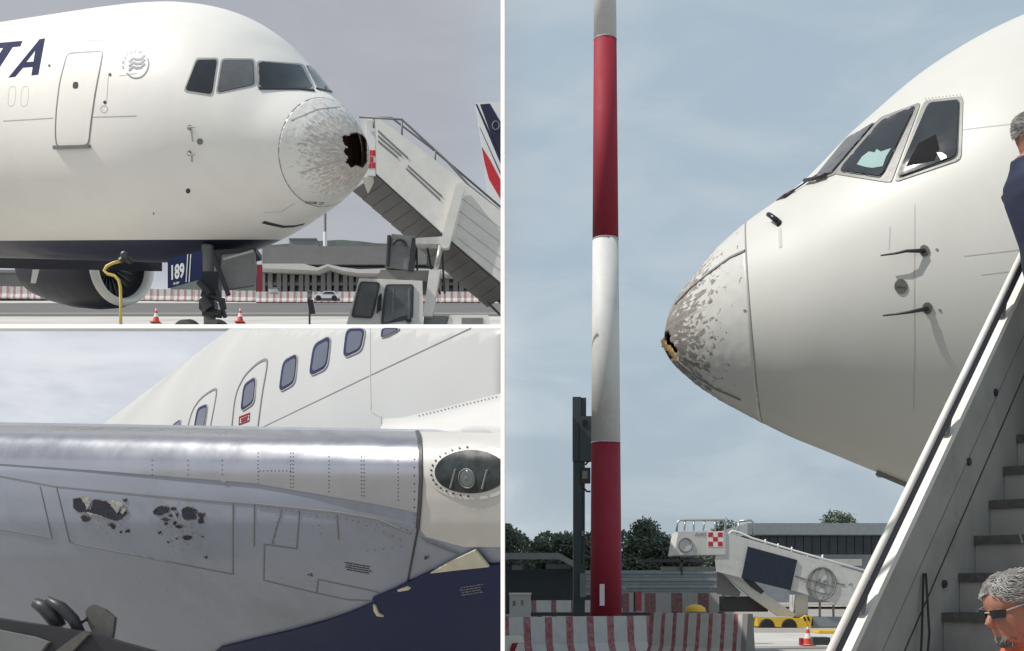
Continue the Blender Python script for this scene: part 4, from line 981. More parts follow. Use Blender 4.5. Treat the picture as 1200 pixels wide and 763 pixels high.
# dark equipment post
ED = 36.; ep = thing('equipment_post', 'dark square post with boxes hung on it, left of the striped mast', 'post', (P(677, 0, ED).x, ED, 0))
b = B(); b.rect(672, 466, 685.5, 762, ED, .3); b.out('post', M['shed2'] if 'shed2' in M else M['shed'], ep, bevel=.02)
b = B(); b.rect(671.2, 465, 681, 540, ED-.06, .2); b.out('cover', M['shed'], ep, bevel=.02)
b = B(); b.rect(679.5, 487.5, 694, 540, ED-.1, .35); b.rect(681.5, 466, 687, 488, ED-.02, .25); bo = b.out('cabinet', M['shed3'] if 'shed3' in M else M['shed'], ep, bevel=.02)
b = B(); b.rect(682.5, 492, 687.5, 499, ED-.13, .03); b.out('slot', M['black'], bo)
b = B(); b.rect(681, 548, 692, 566, ED-.05, .25); b.out('junction_box', M['dark'], ep, bevel=.02); b = B(); b.rect(682.5, 552, 688.5, 561, ED-.08, .03); b.out('box_lid', M['mid'], ep)
b = B(); b.tube([P(x, y, ED) for x, y in ((683,566),(684,572),(688,576),(692,576))], .03); b.tube([P(x, y, ED) for x, y in ((686,545),(689,541),(692,540))], .03); b.tube([P(x, y, ED) for x, y in ((683,575),(684,620),(682,660))], .02); b.out('cable', M['black'], ep)
b = B(); b.rect(681.5, 622, 684.5, 628, ED-.05, .1); b.rect(679.5, 672, 686.5, 700, ED-.05, .2); b.out('fuse_box', M['shedroof'], ep, bevel=.02)

# ---------------------------------------------------------------- concrete barriers
def jersey(name, label, pa, pb, h, m, group='striped concrete barriers on the apron', base=.6):
    """barrier whose top edge runs from pa to pb on the ground plane"""
    pa, pb = Vector(pa), Vector(pb); d = pb-pa; L = d.length
    o = thing(name, label, 'barrier', (pa.x, pa.y, 0), group, math.atan2(d.y, d.x))
    w = base/2; pr = [(-w, 0), (w, 0), (w, .09*h), (w*.55, .32*h), (w*.30, h), (-w*.30, h), (-w*.55, .32*h), (-w, .09*h)]
    bb = B(); n = 14
    for i in range(n): pass
    bb.loft([(0, y, z) for y, z in pr], [(L, y, z) for y, z in pr]); blk = bb.out('block', m, o, local=True, bevel=.015)
    for x in (L*.25, L*.75):
        q = B(); q.box(x-.05, -w*.18, h-.01, x+.05, w*.18, h+.035); q.out('lifting_eye', M['dark'], o, local=True)
    return o
def gpt(x, h, ytop):                              # ground point under a top edge of height h seen at row ytop
    D = (h-EYE)*F/(HZ-ytop); return ((x-600)/F*D, D, 0)
jersey('barrier', 'red and white striped concrete barrier at the foot of the striped mast', gpt(586, 1.0, 723.5), gpt(762, 1.0, 721.5), 1.0, M['barr'], base=.36)
a_ = gpt(764, .96, 726.5); c_ = gpt(866, 1.06, 715.8)
jb = jersey('barrier', 'red and white concrete barrier set at an angle with its grey end face showing', (a_[0], a_[1]-.2, 0), (P(868, 0, 26.9).x, 26.3, 0), 1.14, stripemat('red_white_barrier_dense', (.47, .47, .45), (.25, .05, .065), 2.9, .32))
q = B(); bl_ = (Vector((P(868, 0, 26.9).x, 26.3, 0))-Vector((a_[0], a_[1]-.2, 0))).length; pr = [(-.3, 0), (.3, 0), (.3, .10), (.165, .36), (.09, 1.145), (-.09, 1.145), (-.165, .36), (-.3, .10)]
q.loft([(bl_-.02, y*1.02, z) for y, z in pr], [(bl_+.12, y*1.02, z) for y, z in pr]); q.out('end_face', M['gconc'], jb, local=True, bevel=.02)
jersey('barrier', 'low striped barrier behind the foot of the striped mast on the left', (P(622, 0, 62).x, 62, 0), (P(694, 0, 62).x, 62.5, 0), 1.22, stripemat('striped_barrier_far', (.52, .52, .5), (.20, .05, .06), .95, .26))
jersey('barrier', 'faded striped barrier behind the foot of the striped mast on the right', gpt(729, .95, 695.4), gpt(846, .95, 695.6), .95, stripemat('striped_barrier_faded', (.40, .40, .39), (.20, .07, .07), .4, .4)) if False else None
fb_ = thing('barrier', 'faded red and white barrier behind the foot of the striped mast on the right', 'barrier', P(786, 720, 60), 'striped concrete barriers on the apron')
b = B(); c = P(730, 720, 60); L = P(846, 720, 60).x-c.x; b.loft([(c.x, 60+y, z) for y, z in ((-.3, 0), (.3, 0), (.12, 1.6), (-.12, 1.6))], [(c.x+L, 60+y, z) for y, z in ((-.3, 0), (.3, 0), (.12, 1.6), (-.12, 1.6))]); b.out('block', stripemat('striped_barrier_faded', (.36, .36, .35), (.18, .06, .06), .75, .42), fb_)
rp = thing('reflector_post', 'short red and grey reflector post right of the striped mast', 'post', P(747, 717, 50)); b = B(); b.rect(742.5, 694, 745, 717, 50, .1); b.out('post', M['dark'], rp); b = B(); b.rect(744.6, 693, 752, 716, 49.9, .15); b.out('reflector', mat('dull_red', (.32, .06, .06), .6, var=.3, scale=5), rp)
cb = thing('white_box', 'white concrete box on the ground left of the striped mast', 'box', P(609, 722, 38)); b = B(); b.rect(597, 696, 622, 724, 38, .6); b.out('body', M['greywhite'], cb, bevel=.02); b = B(); b.rect(596.3, 694.6, 622.8, 697, 37.96, .7); b.out('lid', M['offwhite'], cb)
b = B(); b.rect(601, 704, 604, 710, 37.98, .04); b.rect(611, 703, 613, 709, 37.98, .04); b.out('bracket', M['mid'], cb)
wb = thing('barrier', 'nearest white barrier top poking in at the bottom left of the mast', 'barrier', (P(600, 0, 17).x, 17, 0), 'striped concrete barriers on the apron')
b = B(); b.loft([P(x, y, 17) for x, y in ((589.5,745),(611,744.5),(615,753),(605,753),(600,790),(589.5,790))], [P(x, y, 17.4) for x, y in ((589.5,745),(611,744.5),(615,753),(605,753),(600,790),(589.5,790))]); b.out('block', M['offwhite'], wb, bevel=.02)
b = B(); b.prism([(600,754),(607,753.5),(603,764),(597,764)], 16.98, .1); b.out('stripe', M['red'], wb)
# kerb line behind the first barriers
b = B(); b.rect(622, 717.6, 800, 722, 50, .3); kb = tag(b.out('kerb', M['dark']), kind='structure')

# ---------------------------------------------------------------- sheds, trees, terminal beyond
SD = 75.
sh_ = thing('open_shed', 'dark clad shed with a flat overhanging roof, left of the equipment post', 'shed', P(630, 707, SD))
b = B(); b.prism([(560,668.5),(677,666),(677,720),(560,720)], SD, 6); b.out('wall', M['shed'], sh_)
for k in range(22):
    b = B(); x = 592+k*4; b.rect(x, 669, x+.9, 718, SD-.08, .1); b.out('rib', M['shed'], sh_)
b = B(); b.loft([P(x, y, SD-1.5) for x, y in ((560,648),(655,648),(677,660),(677,667),(655,655.5),(560,655.5))], [P(x, y, SD+7) for x, y in ((560,648),(655,648),(677,660),(677,667),(655,655.5),(560,655.5))]); b.out('roof', M['shedroof'], sh_)
b = B(); b.rect(600, 662, 612, 668, SD-.1, .3); b.rect(640, 661, 668, 666.5, SD-.1, .3); b.out('roof_truss', M['mid'], sh_)
cw_ = thing('corrugated_wall', 'grey wall of horizontal corrugated sheets behind the stairs vehicle', 'wall', P(785, 698, 95))
for k in range(7):
    b = B(); y = 668.5+k*4.2; b.prism([(676,y),(842,y),(842,y+3.9),(676,y+3.9)], 95+(k % 2)*.12, .4); b.out('sheet', M['slat'], cw_)
b = B(); b.rect(676, 696, 842, 712, 95.3, .3); b.out('base', M['shed'], cw_)
gt = thing('boarding_gangway', 'dark horizontal gangway arms left of the parked airstairs', 'gangway', P(770, 690, 90))
b = B(); b.rect(752, 655.5, 838, 658.5, 80, 1.2); b.rect(747, 657, 756, 660, 79.9, .8); b.out('arm', M['dark'], gt); b = B(); b.rect(776, 664, 838, 669.5, 80.3, 1.0); b.out('arm', M['shedroof'], gt); b = B(); b.rect(798, 650, 800, 674, 80, .2); b.out('hanger', M['dark'], gt)

def tree(label, x, ytop, w, D, seed, m='leaf', ybase=712, n=3200, group='trees on the skyline', blobs=9):
    rnd = random.Random(seed); g = P(x, ybase, D); top = P(x, ytop, D); base = Vector((g.x, D, 0)); H = top.z; R = w/2/F*D*1.15
    t = thing('tree', label, 'tree', base, group)
    b = B(); b.tube([base, base+Vector((.1, 0, H*.35)), base+Vector((0, .1, H*.72))], [R*.09+.15, R*.06+.1, .05], 7)
    for k in range(5):
        a = k*1.3+rnd.random(); s = base+Vector((0, 0, H*(.3+.07*k))); b.tube([s, s+Vector((math.cos(a)*R*.5, math.sin(a)*R*.5, H*.22))], [.12, .03], 5)
    b.out('trunk', M['bark'], t)
    cs = []
    for k in range(blobs*3):
        a = rnd.random()*6.283; u_ = rnd.random(); zz = H*(.12+.72*u_); rr = R*math.sqrt(rnd.random())*(.95-.45*u_**2); cs.append((Vector((math.cos(a)*rr, math.sin(a)*rr, zz)), R*rnd.uniform(.36, .55)))
    cs.append((Vector((R*rnd.uniform(-.2, .2), 0, H*.86)), H*.135))
    n = int(n*2.2)
    V = []; Fc = []; sz = max(.16, 2.0/F*D*1.15)
    for k in range(n):
        c, r = cs[rnd.randrange(len(cs))]
        d = Vector((rnd.gauss(0, 1), rnd.gauss(0, 1), rnd.gauss(0, 1))).normalized()*r*(rnd.random()**.4)*rnd.uniform(.85, 1.12); d.z *= .72
        q = base+c+d
        u = Vector((rnd.gauss(0, 1), rnd.gauss(0, 1), rnd.gauss(0, .7))).normalized(); v = u.orthogonal().normalized(); s = sz*rnd.uniform(.6, 1.3)
        i = len(V); V += [q-u*s, q+v*s*.55, q+u*s, q-v*s*.55]; Fc.append((i, i+1, i+2, i+3))
    me = bpy.data.meshes.new('crown'); me.from_pydata([p-base for p in V], [], Fc); me.materials.append(M[m]); put(bpy.data.objects.new('crown', me), t)
    return t
tree('dark round tree at the left edge of the skyline, above the open shed', 590, 604, 58, 130, 1, n=3600)
tree('low bushy tree on the skyline between the round tree and the equipment post', 634, 628, 46, 150, 2)
tree('bushy tree on the skyline directly behind the equipment post', 666, 619, 52, 150, 3, 'leaf2')
tree('tree peeping out at the left side of the striped mast', 700, 614, 50, 150, 4)
tree('broad dark tree just right of the striped mast, tallest of the clump', 752, 602, 62, 140, 5, n=4600, blobs=12)
tree('lower tree sloping down toward the airstairs platform', 778, 619, 40, 140, 6, 'leaf2')
tree('small tree crown showing above the airstairs platform', 850, 603, 34, 150, 7)
tree('wide tree crown rising over the terminal roof on the right', 983, 593, 72, 170, 8, n=4600, blobs=12)
tree('low shrubby tree behind the gangway arms', 806, 634, 40, 140, 9)
def wood():
    rnd = random.Random(11); V = []; Fc = []; D0 = 185.
    for k in range(15000):
        x = rnd.uniform(575, 845); t = rnd.random(); h = 630-14*noise.noise(Vector((x*.035, 2, 0)))-9*noise.noise(Vector((x*.11, 7, 0)))+max(0, (x-770)*.12)
        q = P(x, h+(708-h)*t**1.3, D0+rnd.uniform(-5, 5)+6*noise.noise(Vector((x*.12, t*4, 3))))
        u = Vector((rnd.gauss(0, 1), rnd.gauss(0, 1), rnd.gauss(0, .7))).normalized(); v = u.orthogonal().normalized(); z_ = .34*rnd.uniform(.6, 1.3); i = len(V)
        V += [q-u*z_, q+v*z_*.6, q+u*z_, q-v*z_*.6]; Fc.append((i, i+1, i+2, i+3))
    me = bpy.data.meshes.new('far_wood'); me.from_pydata(V, [], Fc); me.materials.append(M['leaf2']); tag(put(bpy.data.objects.new('far_wood', me)), 'low far wood making a continuous dark line behind the shed and the striped mast', 'wood', kind='stuff')
wood()
TB = 120.
tb = thing('terminal_building', 'terminal with a pale flat roof band and a dark window strip, right of the trees', 'building', P(960, 705, TB))
b = B(); b.rect(876, 613, 1120, 626.5, TB-2, 20); b.out('roof', M['slat'], tb, bevel=.1); b = B(); b.rect(880, 650, 1120, 706, TB+.3, 18); b.out('wall', M['slat'], tb)
b = B(); b.rect(880, 626.5, 1120, 650, TB+.5, 17); b.out('interior', M['solar'], tb)
wn = None
for k in range(22):
    x = 882+k*10
    b = B(); b.rect(x, 627, x+9.2, 650, TB+.3, .12); b.out('window', M['bdark'], tb)
for (x0, x1, y0, y1, m_) in ((880, 925, 650, 668, 'bdark'), (945, 1010, 655, 663, 'offwhite')):
    b = B(); b.rect(x0, y0, x1, y1, TB+.1, .3); b.out('facade_panel', M[m_], tb)

# ---------------------------------------------------------------- parked airstairs vehicle
VD = 55.
av = thing('airstairs_truck', 'grey white airstairs with a dark panel and globe emblem, beyond the striped barriers', 'stairs truck', P(900, 735, VD))
b = B(); b.prism([(795,623),(850,622.5),(850,650),(790,650.5)], VD, 2.2); pf = b.out('platform', M['greywhite'], av, bevel=.03)
b = B()
for (x, y) in ((830,624),(841.3,624),(835.6,629.3),(830,634.8),(841.3,634.8)): b.rect(x, y, x+5.5, y+5.3, VD-.02, .03)
b.out('red_square', M['finred'], pf)
b = B(); b.rect(829, 623, 848, 641, VD-.01, .02); b.out('white_square', M['airfin'], pf)
b = B(); b.tube([P(x, y, VD-.03) for x, y in ell(803, 638.5, 8, 8, n=18)], .04, 6); b.out('emblem', M['lettergrey'], pf)
write(flat(VD-.01), 'AVIO', 814.5, 628.5, 4, b=None, bold=.02).out('lettering', M['mid'], pf)
handrail([(793,623),(794,612),(797,609.5),(848,609.5),(850,613),(850,624)], [(803,610,802,622),(813,610,813,622),(826,610,824,622),(838,610,838,622)], VD+.1, .055, 'railing', av, 'steel')
handrail([(866,611),(880,609.5),(883,613),(883,628)], [(866,611,864,626)], VD+.4, .055, 'railing', av, 'steel')
b = B(); b.prism([(842,622),(851,624),(1075,690),(1075,733),(1000,714),(930,692),(840,670),(838,657)], VD+.05, .12); bd = b.out('side_panel', M['greywhite'], av, bevel=.02)
b = B(); b.prism([(876.6,640.5),(934.4,656.3),(926.5,692),(869,677.8)], VD-.02, .08); b.out('solar_panel', M['solar'], bd)
b = B()
for t in (.25, .5, .75):
    b.prism([(876.6+57.8*t, 640.5+15.8*t), (877+57.8*t, 640.6+15.8*t), (869.4+57.5*t, 678+14.2*t), (869+57.5*t, 677.8+14.2*t)], VD-.03, .02)
b.out('panel_bar', M['dark'], bd)
gc = (962.3, 684)
b = B(); dd = VD+.02
b.tube([P(x, y, dd) for x, y in ell(*gc, 17, 19, n=28, rot=.1)], .045, 6)
for rx in (7, 13): b.tube([P(x, y, dd) for x, y in ell(*gc, rx, 18.5, n=24, rot=.15)], .025, 5)
b.tube([P(x, y, dd) for x, y in ((946,679),(962,683),(979,688))], .025, 5); b.tube([P(x, y, dd) for x, y in ((947,690),(962,695),(977,697))], .025, 5)
b.out('globe_emblem', M['mid'], bd)
write(flat(VD+.05), 'AS', 955, 686.5, 8.5, ang=-.2, bold=.05, off=.04).out('lettering', M['mid'], bd)
b = B(); b.prism([(932.5,674.5),(951,680.2),(951,682),(932.5,676.4)], VD+.02, .04); b.prism([(975,681.5),(990,684.8),(990,686.2),(975,683)], VD+.02, .04); b.out('emblem_bar', M['mid'], bd)
write(flat(VD+.05), 'ALBATROS', 994, 687, 3.4, ang=-.25, bold=.02, off=.04).out('lettering', M['mid'], bd) if False else None
write(flat(VD+.05), 'AS', 994, 686, 3.2, ang=-.25, bold=.03, off=.04).out('lettering', M['mid'], bd)
handrail([(851,628),(858,622),(866,624),(882,631),(940,648),(1075,686)], [(897,632,896,641),(912,637,911,645),(928,641,927,650),(946,651,945,656),(964,650,963,661)], VD+.1, .05, 'handrail', av, 'airfin')
handrail([(851,628),(853,634),(870,638),(1075,697)], [], VD+.1, .045, 'handrail', av, 'airfin')
b = B(); b.prism([(846,671),(858,672),(898,697),(933,720),(930,723),(912,722),(880,700)], VD+.4, .3); b.out('lift_beam', M['greywhite'], av, bevel=.02)
b = B(); b.prism([(868,676),(880,678),(896,693),(892,696),(880,688)], VD+.35, .1); b.out('beam_slot', M['dark'], av)
b = B(); b.prism([(841,670),(846,671),(868,694),(866,700),(841,696)], VD+.8, .2); b.out('brace', M['mid'], av)
b = B(); b.rect(848, 699, 900, 717, VD+1.2, 1.2); b.out('underframe', M['dark'], av)
b = B(); b.rect(932, 697, 947, 723, VD+.6, 1.2); b.out('side_cabinet', M['greywhite'], av, bevel=.03)
b = B(); b.prism([(888,724.5),(940,724.5),(945,721),(952,722),(950,736),(888,734)], VD-.1, 1.8); ch = b.out('chassis', M['yellow'], av, bevel=.02)
b = B()
for x in (941, 945.5): b.prism([(x, 723), (x+2, 722.6), (x+4, 727.5), (x+2, 728)], VD-.12, .05)
b.out('hazard_stripe', M['black'], ch)
for x in (899, 925):
    b = B(); b.lathe(P(x, 734, VD-.15), (0, 1, 0), [(0, .02), (0, .3), (.05, .36), (.3, .36), (.35, .3)], 18, cap=True); b.out('wheel', M['tyre'], av)
b = B(); b.rect(953, 723, 1040, 734, VD+.2, 1.8); b.out('chassis_tray', M['slat'], av, bevel=.02)
b = B(); b.rect(960, 739, 1040, 742, VD-8, 1.2); b.out('step_edge', M['yellow'], av)
for x in (960, 976, 1003):
    b = B(); b.rect(x, 705+(x-960)*.25, x+2, 724, VD+.5, .1); b.out('leg', M['mid'], av)
dm = thing('yellow_dome', 'round yellow dome showing above the angled striped barrier', 'beacon', P(815, 717, 34))
b = B(); b.lathe(P(815, 717, 34), (0, 0, 1), [(0, .29), (.06, .29), (.12, .26), (.19, .15), (.215, 0)], 24); b.out('dome', M['yellow'], dm, smooth=True); b = B(); b.lathe(P(815, 717, 34), (0, 0, 1), [(-.6, .18), (-.02, .18), (-.02, .31), (.01, .31)], 20, cap=True); b.out('base', M['mid'], dm)
cone('traffic_cone', 'orange and white traffic cone on the pale ground left of the near stairs', 946.5, 757.5, 36, .68, None)
bx = thing('tool_box', 'dark box beside the traffic cone left of the near stairs', 'box', P(962, 758, 36.5)); b = B(); b.rect(953, 747, 973, 757, 36.6, .6); b.out('body', M['dark'], bx, bevel=.03); b = B(); b.rect(938, 748, 942, 757, 36.6, .2); b.out('reflector', M['red'], bx)
b = B(); z = .004
b.poly([(P(880, 0, 36).x, 36, z), (P(1100, 0, 36).x, 36, z), (P(1100, 0, 48).x, 48, z), (P(870, 0, 48).x, 48, z)]); tag(b.out('pale_concrete', M['bwall2'] if 'bwall2' in M else M['concrete']), kind='structure')

# ---------------------------------------------------------------- near stairs on the right
U = Vector((.14, .16, 0)); V_ = Vector((.16, -.14, 0)).normalized(); UZ = Vector((.14, .16, .194))
s0 = Vector((2.088, 5.8, 1.505))
st_ = thing('mobile_stairs', 'grey metal boarding stairs with a white edged side panel and handrail, at the right edge', 'stairs', (2.4, 5.2, 0))
def SP(i, h=0., v=0.): return s0+UZ*i+Vector((0, 0, h))+V_*v
for i in range(-5, 9):
    b = B(); q = [SP(i, 0, 0), SP(i, 0, 1.5), SP(i, 0, 1.5)+U*1.08, SP(i, 0, 0)+U*1.08]
    b.loft([p-Vector((0, 0, .045)) for p in q], q); b.out('tread', M['tread'], st_, bevel=.004)
    b = B(); q = [SP(i, -.045, 0)+U*.08, SP(i, -.045, 1.5)+U*.08, SP(i, -.045, 1.5)+U*.12, SP(i, -.045, 0)+U*.12]
    b.loft([p-Vector((0, 0, .155)) for p in q], q); b.out('riser', M['alu'], st_)
def slab(name, i0, i1, h0, h1, v0, v1, m, bev=.004, parent=None):
    b = B(); q0 = [SP(i0, h0, v0), SP(i0, h1, v0), SP(i0, h1, v1), SP(i0, h0, v1)]; q1 = [SP(i1, h0, v0), SP(i1, h1, v0), SP(i1, h1, v1), SP(i1, h0, v1)]
    b.loft(q0, q1); return b.out(name, m, parent or st_, bevel=bev)
sp1 = slab('side_panel', -6, 9.5, .24, .72, -.05, 0, M['alu']); slab('side_panel', -6, 9.5, -.36, .235, -.047, -.003, M['alu'])
slab('panel_cap', -6.2, 9.6, .72, .765, -.058, .004, M['offwhite'], .008)
slab('panel_seam', -6, 9.5, .232, .243, -.02, .003, M['dark'], 0); slab('panel_seam', -6, 9.5, .46, .466, -.02, .003, M['mid'], 0)
b = B(); b.tube([SP(-6.2, .915, -.012), SP(9.6, .915, -.012)], .017, 12); b.out('handrail', M['offwhite'], st_, smooth=True)
b = B(); b.tube([SP(-6.2, .875, .0), SP(9.6, .875, .0)], .016, 8); b.out('handrail_channel', M['darkframe'], st_)
for i in (-4, .5, 4.2, 8):
    b = B(); b.tube([SP(i, .78, -.03), SP(i+.2, .9, -.02)], .024, 8); b.out('handrail_bracket', M['mid'], st_)
for i, h in ((1.6, .45), (.1, .12), (3.4, .5)):
    b = B(); p = SP(i, h, .0); b.lathe(p, V_, [(-.01, .02), (.012, .02), (.014, .01)], 10, cap=True); b.out('bolt', M['dark'], st_)
b = B()
for dx in (0, .035): b.tube([SP(-1.2, .42, .012)+Vector((dx*.3, 0, 0)), SP(-1.5, .2, .03)+Vector((dx, 0, 0)), SP(-1.9, -.05, .05)+Vector((dx*.6, 0, 0)), SP(-2.2, -.2, .06)+Vector((dx, 0, 0))], .0055, 6)
b.out('cable', M['black'], st_)
# right hand side of the stairs and the legs that carry them (mostly outside the frame)
slab('side_panel', -6, 9.5, -.36, .72, 1.5, 1.55, M['alu'])
pl0 = SP(9, 0, 0)
b = B(); b.loft([pl0, pl0+V_*1.5, pl0+V_*1.5+U*5, pl0+U*5], [p-Vector((0, 0, .08)) for p in (pl0, pl0+V_*1.5, pl0+V_*1.5+U*5, pl0+U*5)]); b.out('landing', M['tread'], st_)
for i, v in ((2, .1), (2, 1.4), (9, .1), (9, 1.4)):
    p = SP(i, -.3, v); b = B(); b.tube([p, Vector((p.x, p.y, 0))], .05, 10); b.out('leg', M['alu'], st_)
slab('stringer', -6, 9.5, -.40, -.2, .08, .14, M['alu']); slab('stringer', -6, 9.5, -.40, -.2, 1.36, 1.42, M['alu'])

# ---------------------------------------------------------------- people
def loft_body(b, secs, n=20, T=Matrix.Identity(4)):
    """secs: (z, front, back, half width); front = +x"""
    rings = []
    for z, fr, bk, hw in secs:
        cx, a = (fr+bk)/2, (fr-bk)/2; r = []
        for k in range(n):
            t = 2*math.pi*k/n; c, s = math.cos(t), math.sin(t)
            e = .85
            r.append(b.bm.verts.new(T @ Vector((cx+a*math.copysign(abs(c)**e, c), hw*math.copysign(abs(s)**e, s), z))))
        rings.append(r)
    for p, q in zip(rings, rings[1:]):
        for k in range(n): b.bm.faces.new((p[k], p[(k+1) % n], q[(k+1) % n], q[k]))
    b.bm.faces.new(rings[0][::-1]); b.bm.faces.new(rings[-1])
HEAD = [(-.13,.035,-.075,.062),(-.06,.045,-.07,.058),(-.02,.062,-.072,.060),(-.004,.088,-.074,.058),(.010,.100,-.078,.056),(.022,.104,-.082,.058),(.032,.098,-.085,.060),(.042,.104,-.087,.062),(.050,.101,-.09,.064),(.058,.106,-.092,.066),(.066,.101,-.096,.068),(.078,.100,-.100,.070),(.095,.098,-.104,.072),(.110,.092,-.107,.073),(.120,.091,-.109,.0745),(.132,.101,-.111,.0755),(.142,.104,-.112,.0765),(.160,.101,-.112,.077),(.180,.092,-.108,.075),(.200,.074,-.098,.068),(.216,.050,-.078,.055),(.228,.020,-.048,.034),(.233,0,-.025,.012)]
def person(label, loc, yaw, pitch, top_m, hand_pose, hair='short', shades=False, goatee=False, turn=0., H=1.76, lean=0., size=1.):
    t = thing('person', label, 'person', loc)
    R = Matrix.Rotation(yaw, 4, 'Z'); base = Matrix.Translation(Vector(loc)) @ Matrix.Rotation(-lean, 4, 'Y') @ R @ Matrix.Scale(size, 4)
    neck = Vector((0.02, 0, 1.50)); HT = base @ Matrix.Translation(neck+Vector((0.0, 0, .03))) @ Matrix.Rotation(turn, 4, 'Z') @ Matrix.Rotation(pitch, 4, 'Y') @ Matrix.Translation((0.02, 0, .02))
    b = B(); loft_body(b, HEAD, 28, HT)
    nose = [HT @ Vector(v) for v in ((.096,0,.128),(.112,0,.105),(.126,0,.088),(.118,0,.078),(.098,0,.072))]
    b.tube(nose, [.009,.012,.0155,.014,.008], 10)
    for s in (-1, 1):
        b.tube([HT @ Vector(v) for v in ((-.010,s*.074,.075),(-.018,s*.084,.095),(-.024,s*.088,.118),(-.018,s*.083,.136))], [.008,.014,.017,.010], 8)
        b.tube([HT @ Vector((.088,s*.018,.118)), HT @ Vector((.094,s*.030,.118)), HT @ Vector((.086,s*.043,.117))], [.010,.013,.010], 8)
    torso = [(.86,.10,-.12,.165),(.95,.105,-.125,.165),(1.08,.115,-.115,.15),(1.22,.125,-.125,.165),(1.34,.125,-.13,.185),(1.43,.095,-.115,.175),(1.475,.06,-.09,.115),(1.51,.045,-.075,.07),(1.56,.05,-.065,.06)]
    loft_body(b, torso, 24, base)
    limbs = []
    for s in (-1, 1):
        sh0 = Vector((-.01, s*.185, 1.40)); el = sh0+Vector(hand_pose[0 if s < 0 else 2])*Vector((1, s, 1)); wr = el+Vector(hand_pose[1 if s < 0 else 3])*Vector((1, s, 1))
        d = (wr-el).normalized(); limbs.append((sh0, el, wr))
        b.tube([base @ p for p in (sh0+Vector((0, -s*.05, .01)), sh0, sh0.lerp(el, .5), el, el.lerp(wr, .4), wr)], [.055,.058,.05,.042,.041,.028], 12)
        pal = wr+d*.05; side = d.cross(Vector((0, s*1., 0))).normalized(); lat = d.cross(side).normalized()
        b.tube([base @ wr, base @ pal, base @ (wr+d*.095)], [.026,.038,.034], 10)
        for k, (o, l) in enumerate(((-.029,.062),(-.010,.074),(.010,.070),(.028,.055))):
            f0 = wr+d*.085+side*o; f1 = f0+d*l*.5+lat*.006; f2 = f0+d*l*.95+lat*.024; b.tube([base @ f0, base @ f1, base @ f2], [.0095,.009,.0075], 8)
        th0 = wr+d*.03-side*.028; b.tube([base @ th0, base @ (th0+d*.03-side*.022), base @ (th0+d*.06-side*.026)], [.012,.011,.008], 8)
        hip = Vector((0, s*.09, .90)); kn = Vector((.02, s*.10, .49)); an = Vector((-.02, s*.105, .09))
        b.tube([base @ p for p in (hip, hip.lerp(kn, .5), kn, kn.lerp(an, .35), an, Vector((-.02, s*.105, .03)))], [.085,.08,.057,.055,.038,.04], 12)
        b.tube([base @ Vector((-.06, s*.105, .04)), base @ Vector((.06, s*.108, .04)), base @ Vector((.18, s*.115, .03))], [.035,.042,.03], 10)
    body = b.out('body', M['skin'], t, smooth=True)
    rm = body.modifiers.new('skin', 'REMESH'); rm.mode = 'VOXEL'; rm.voxel_size = .0075; rm.use_smooth_shade = True
    sm = body.modifiers.new('soft', 'SMOOTH'); sm.iterations = 3; sm.factor = .5
    # clothing
    g = B(); tt = [(z, f+.022, k-.022, w+.024) for z, f, k, w in torso[:-2]]; tt.append((1.515, .075, -.10, .088)); tt.append((1.545, .072, -.095, .080)); loft_body(g, tt, 24, base)
    for sh0, el, wr in limbs:
        s = 1 if sh0.y > 0 else -1
        g.tube([base @ p for p in (sh0+Vector((0, -s*.06, .0)), sh0+Vector((0, 0, .004)), sh0.lerp(el, .5), el, el.lerp(wr, .5), wr-(wr-el).normalized()*.015)], [.075,.082,.07,.062,.055,.046], 14)
    top = g.out('jacket' if top_m == 'jacket' else 'shirt', M[top_m], t, smooth=True)
    rm = top.modifiers.new('cloth', 'REMESH'); rm.mode = 'VOXEL'; rm.voxel_size = .011; rm.use_smooth_shade = True
    sm = top.modifiers.new('soft', 'SMOOTH'); sm.iterations = 4; sm.factor = .5
    g = B(); loft_body(g, [(.84,.115,-.135,.175),(.95,.12,-.14,.178),(1.0,.118,-.135,.172)], 20, base)
    for s in (-1, 1): g.tube([base @ p for p in (Vector((0, s*.09, .90)), Vector((.01, s*.095, .70)), Vector((.02, s*.10, .49)), Vector((-.01, s*.103, .28)), Vector((-.02, s*.105, .08)))], [.105,.095,.075,.068,.06], 14)
    tr_ = g.out('trousers', M['trouser'], t, smooth=True); rm = tr_.modifiers.new('cloth', 'REMESH'); rm.mode = 'VOXEL'; rm.voxel_size = .012; rm.use_smooth_shade = True
    for s in (-1, 1):
        g = B(); g.tube([base @ Vector((-.08, s*.105, .045)), base @ Vector((.06, s*.108, .05)), base @ Vector((.20, s*.116, .035))], [.045,.052,.036], 12); g.out('shoe', M['black'], t, smooth=True)
    # hair: a shell over the skull made of many fine locks
    def skull(z, ang, k=0.):
        zs = [h[0] for h in HEAD]; fr = float(np.interp(z, zs, [h[1] for h in HEAD])); bk = float(np.interp(z, zs, [h[2] for h in HEAD])); hw = float(np.interp(z, zs, [h[3] for h in HEAD]))
        return Vector(((fr+bk)/2+((fr-bk)/2+k)*math.cos(ang), (hw+k)*math.sin(ang), z))
    g = B(); rnd = random.Random(int(H*1000)+len(label))
    low = lambda a: .045+.140*(.5+.5*math.cos(a))**1.6 if hair == 'short' else .09+.1*(.5+.5*math.cos(a))
    nA, nZ = 56, 22; grid = []
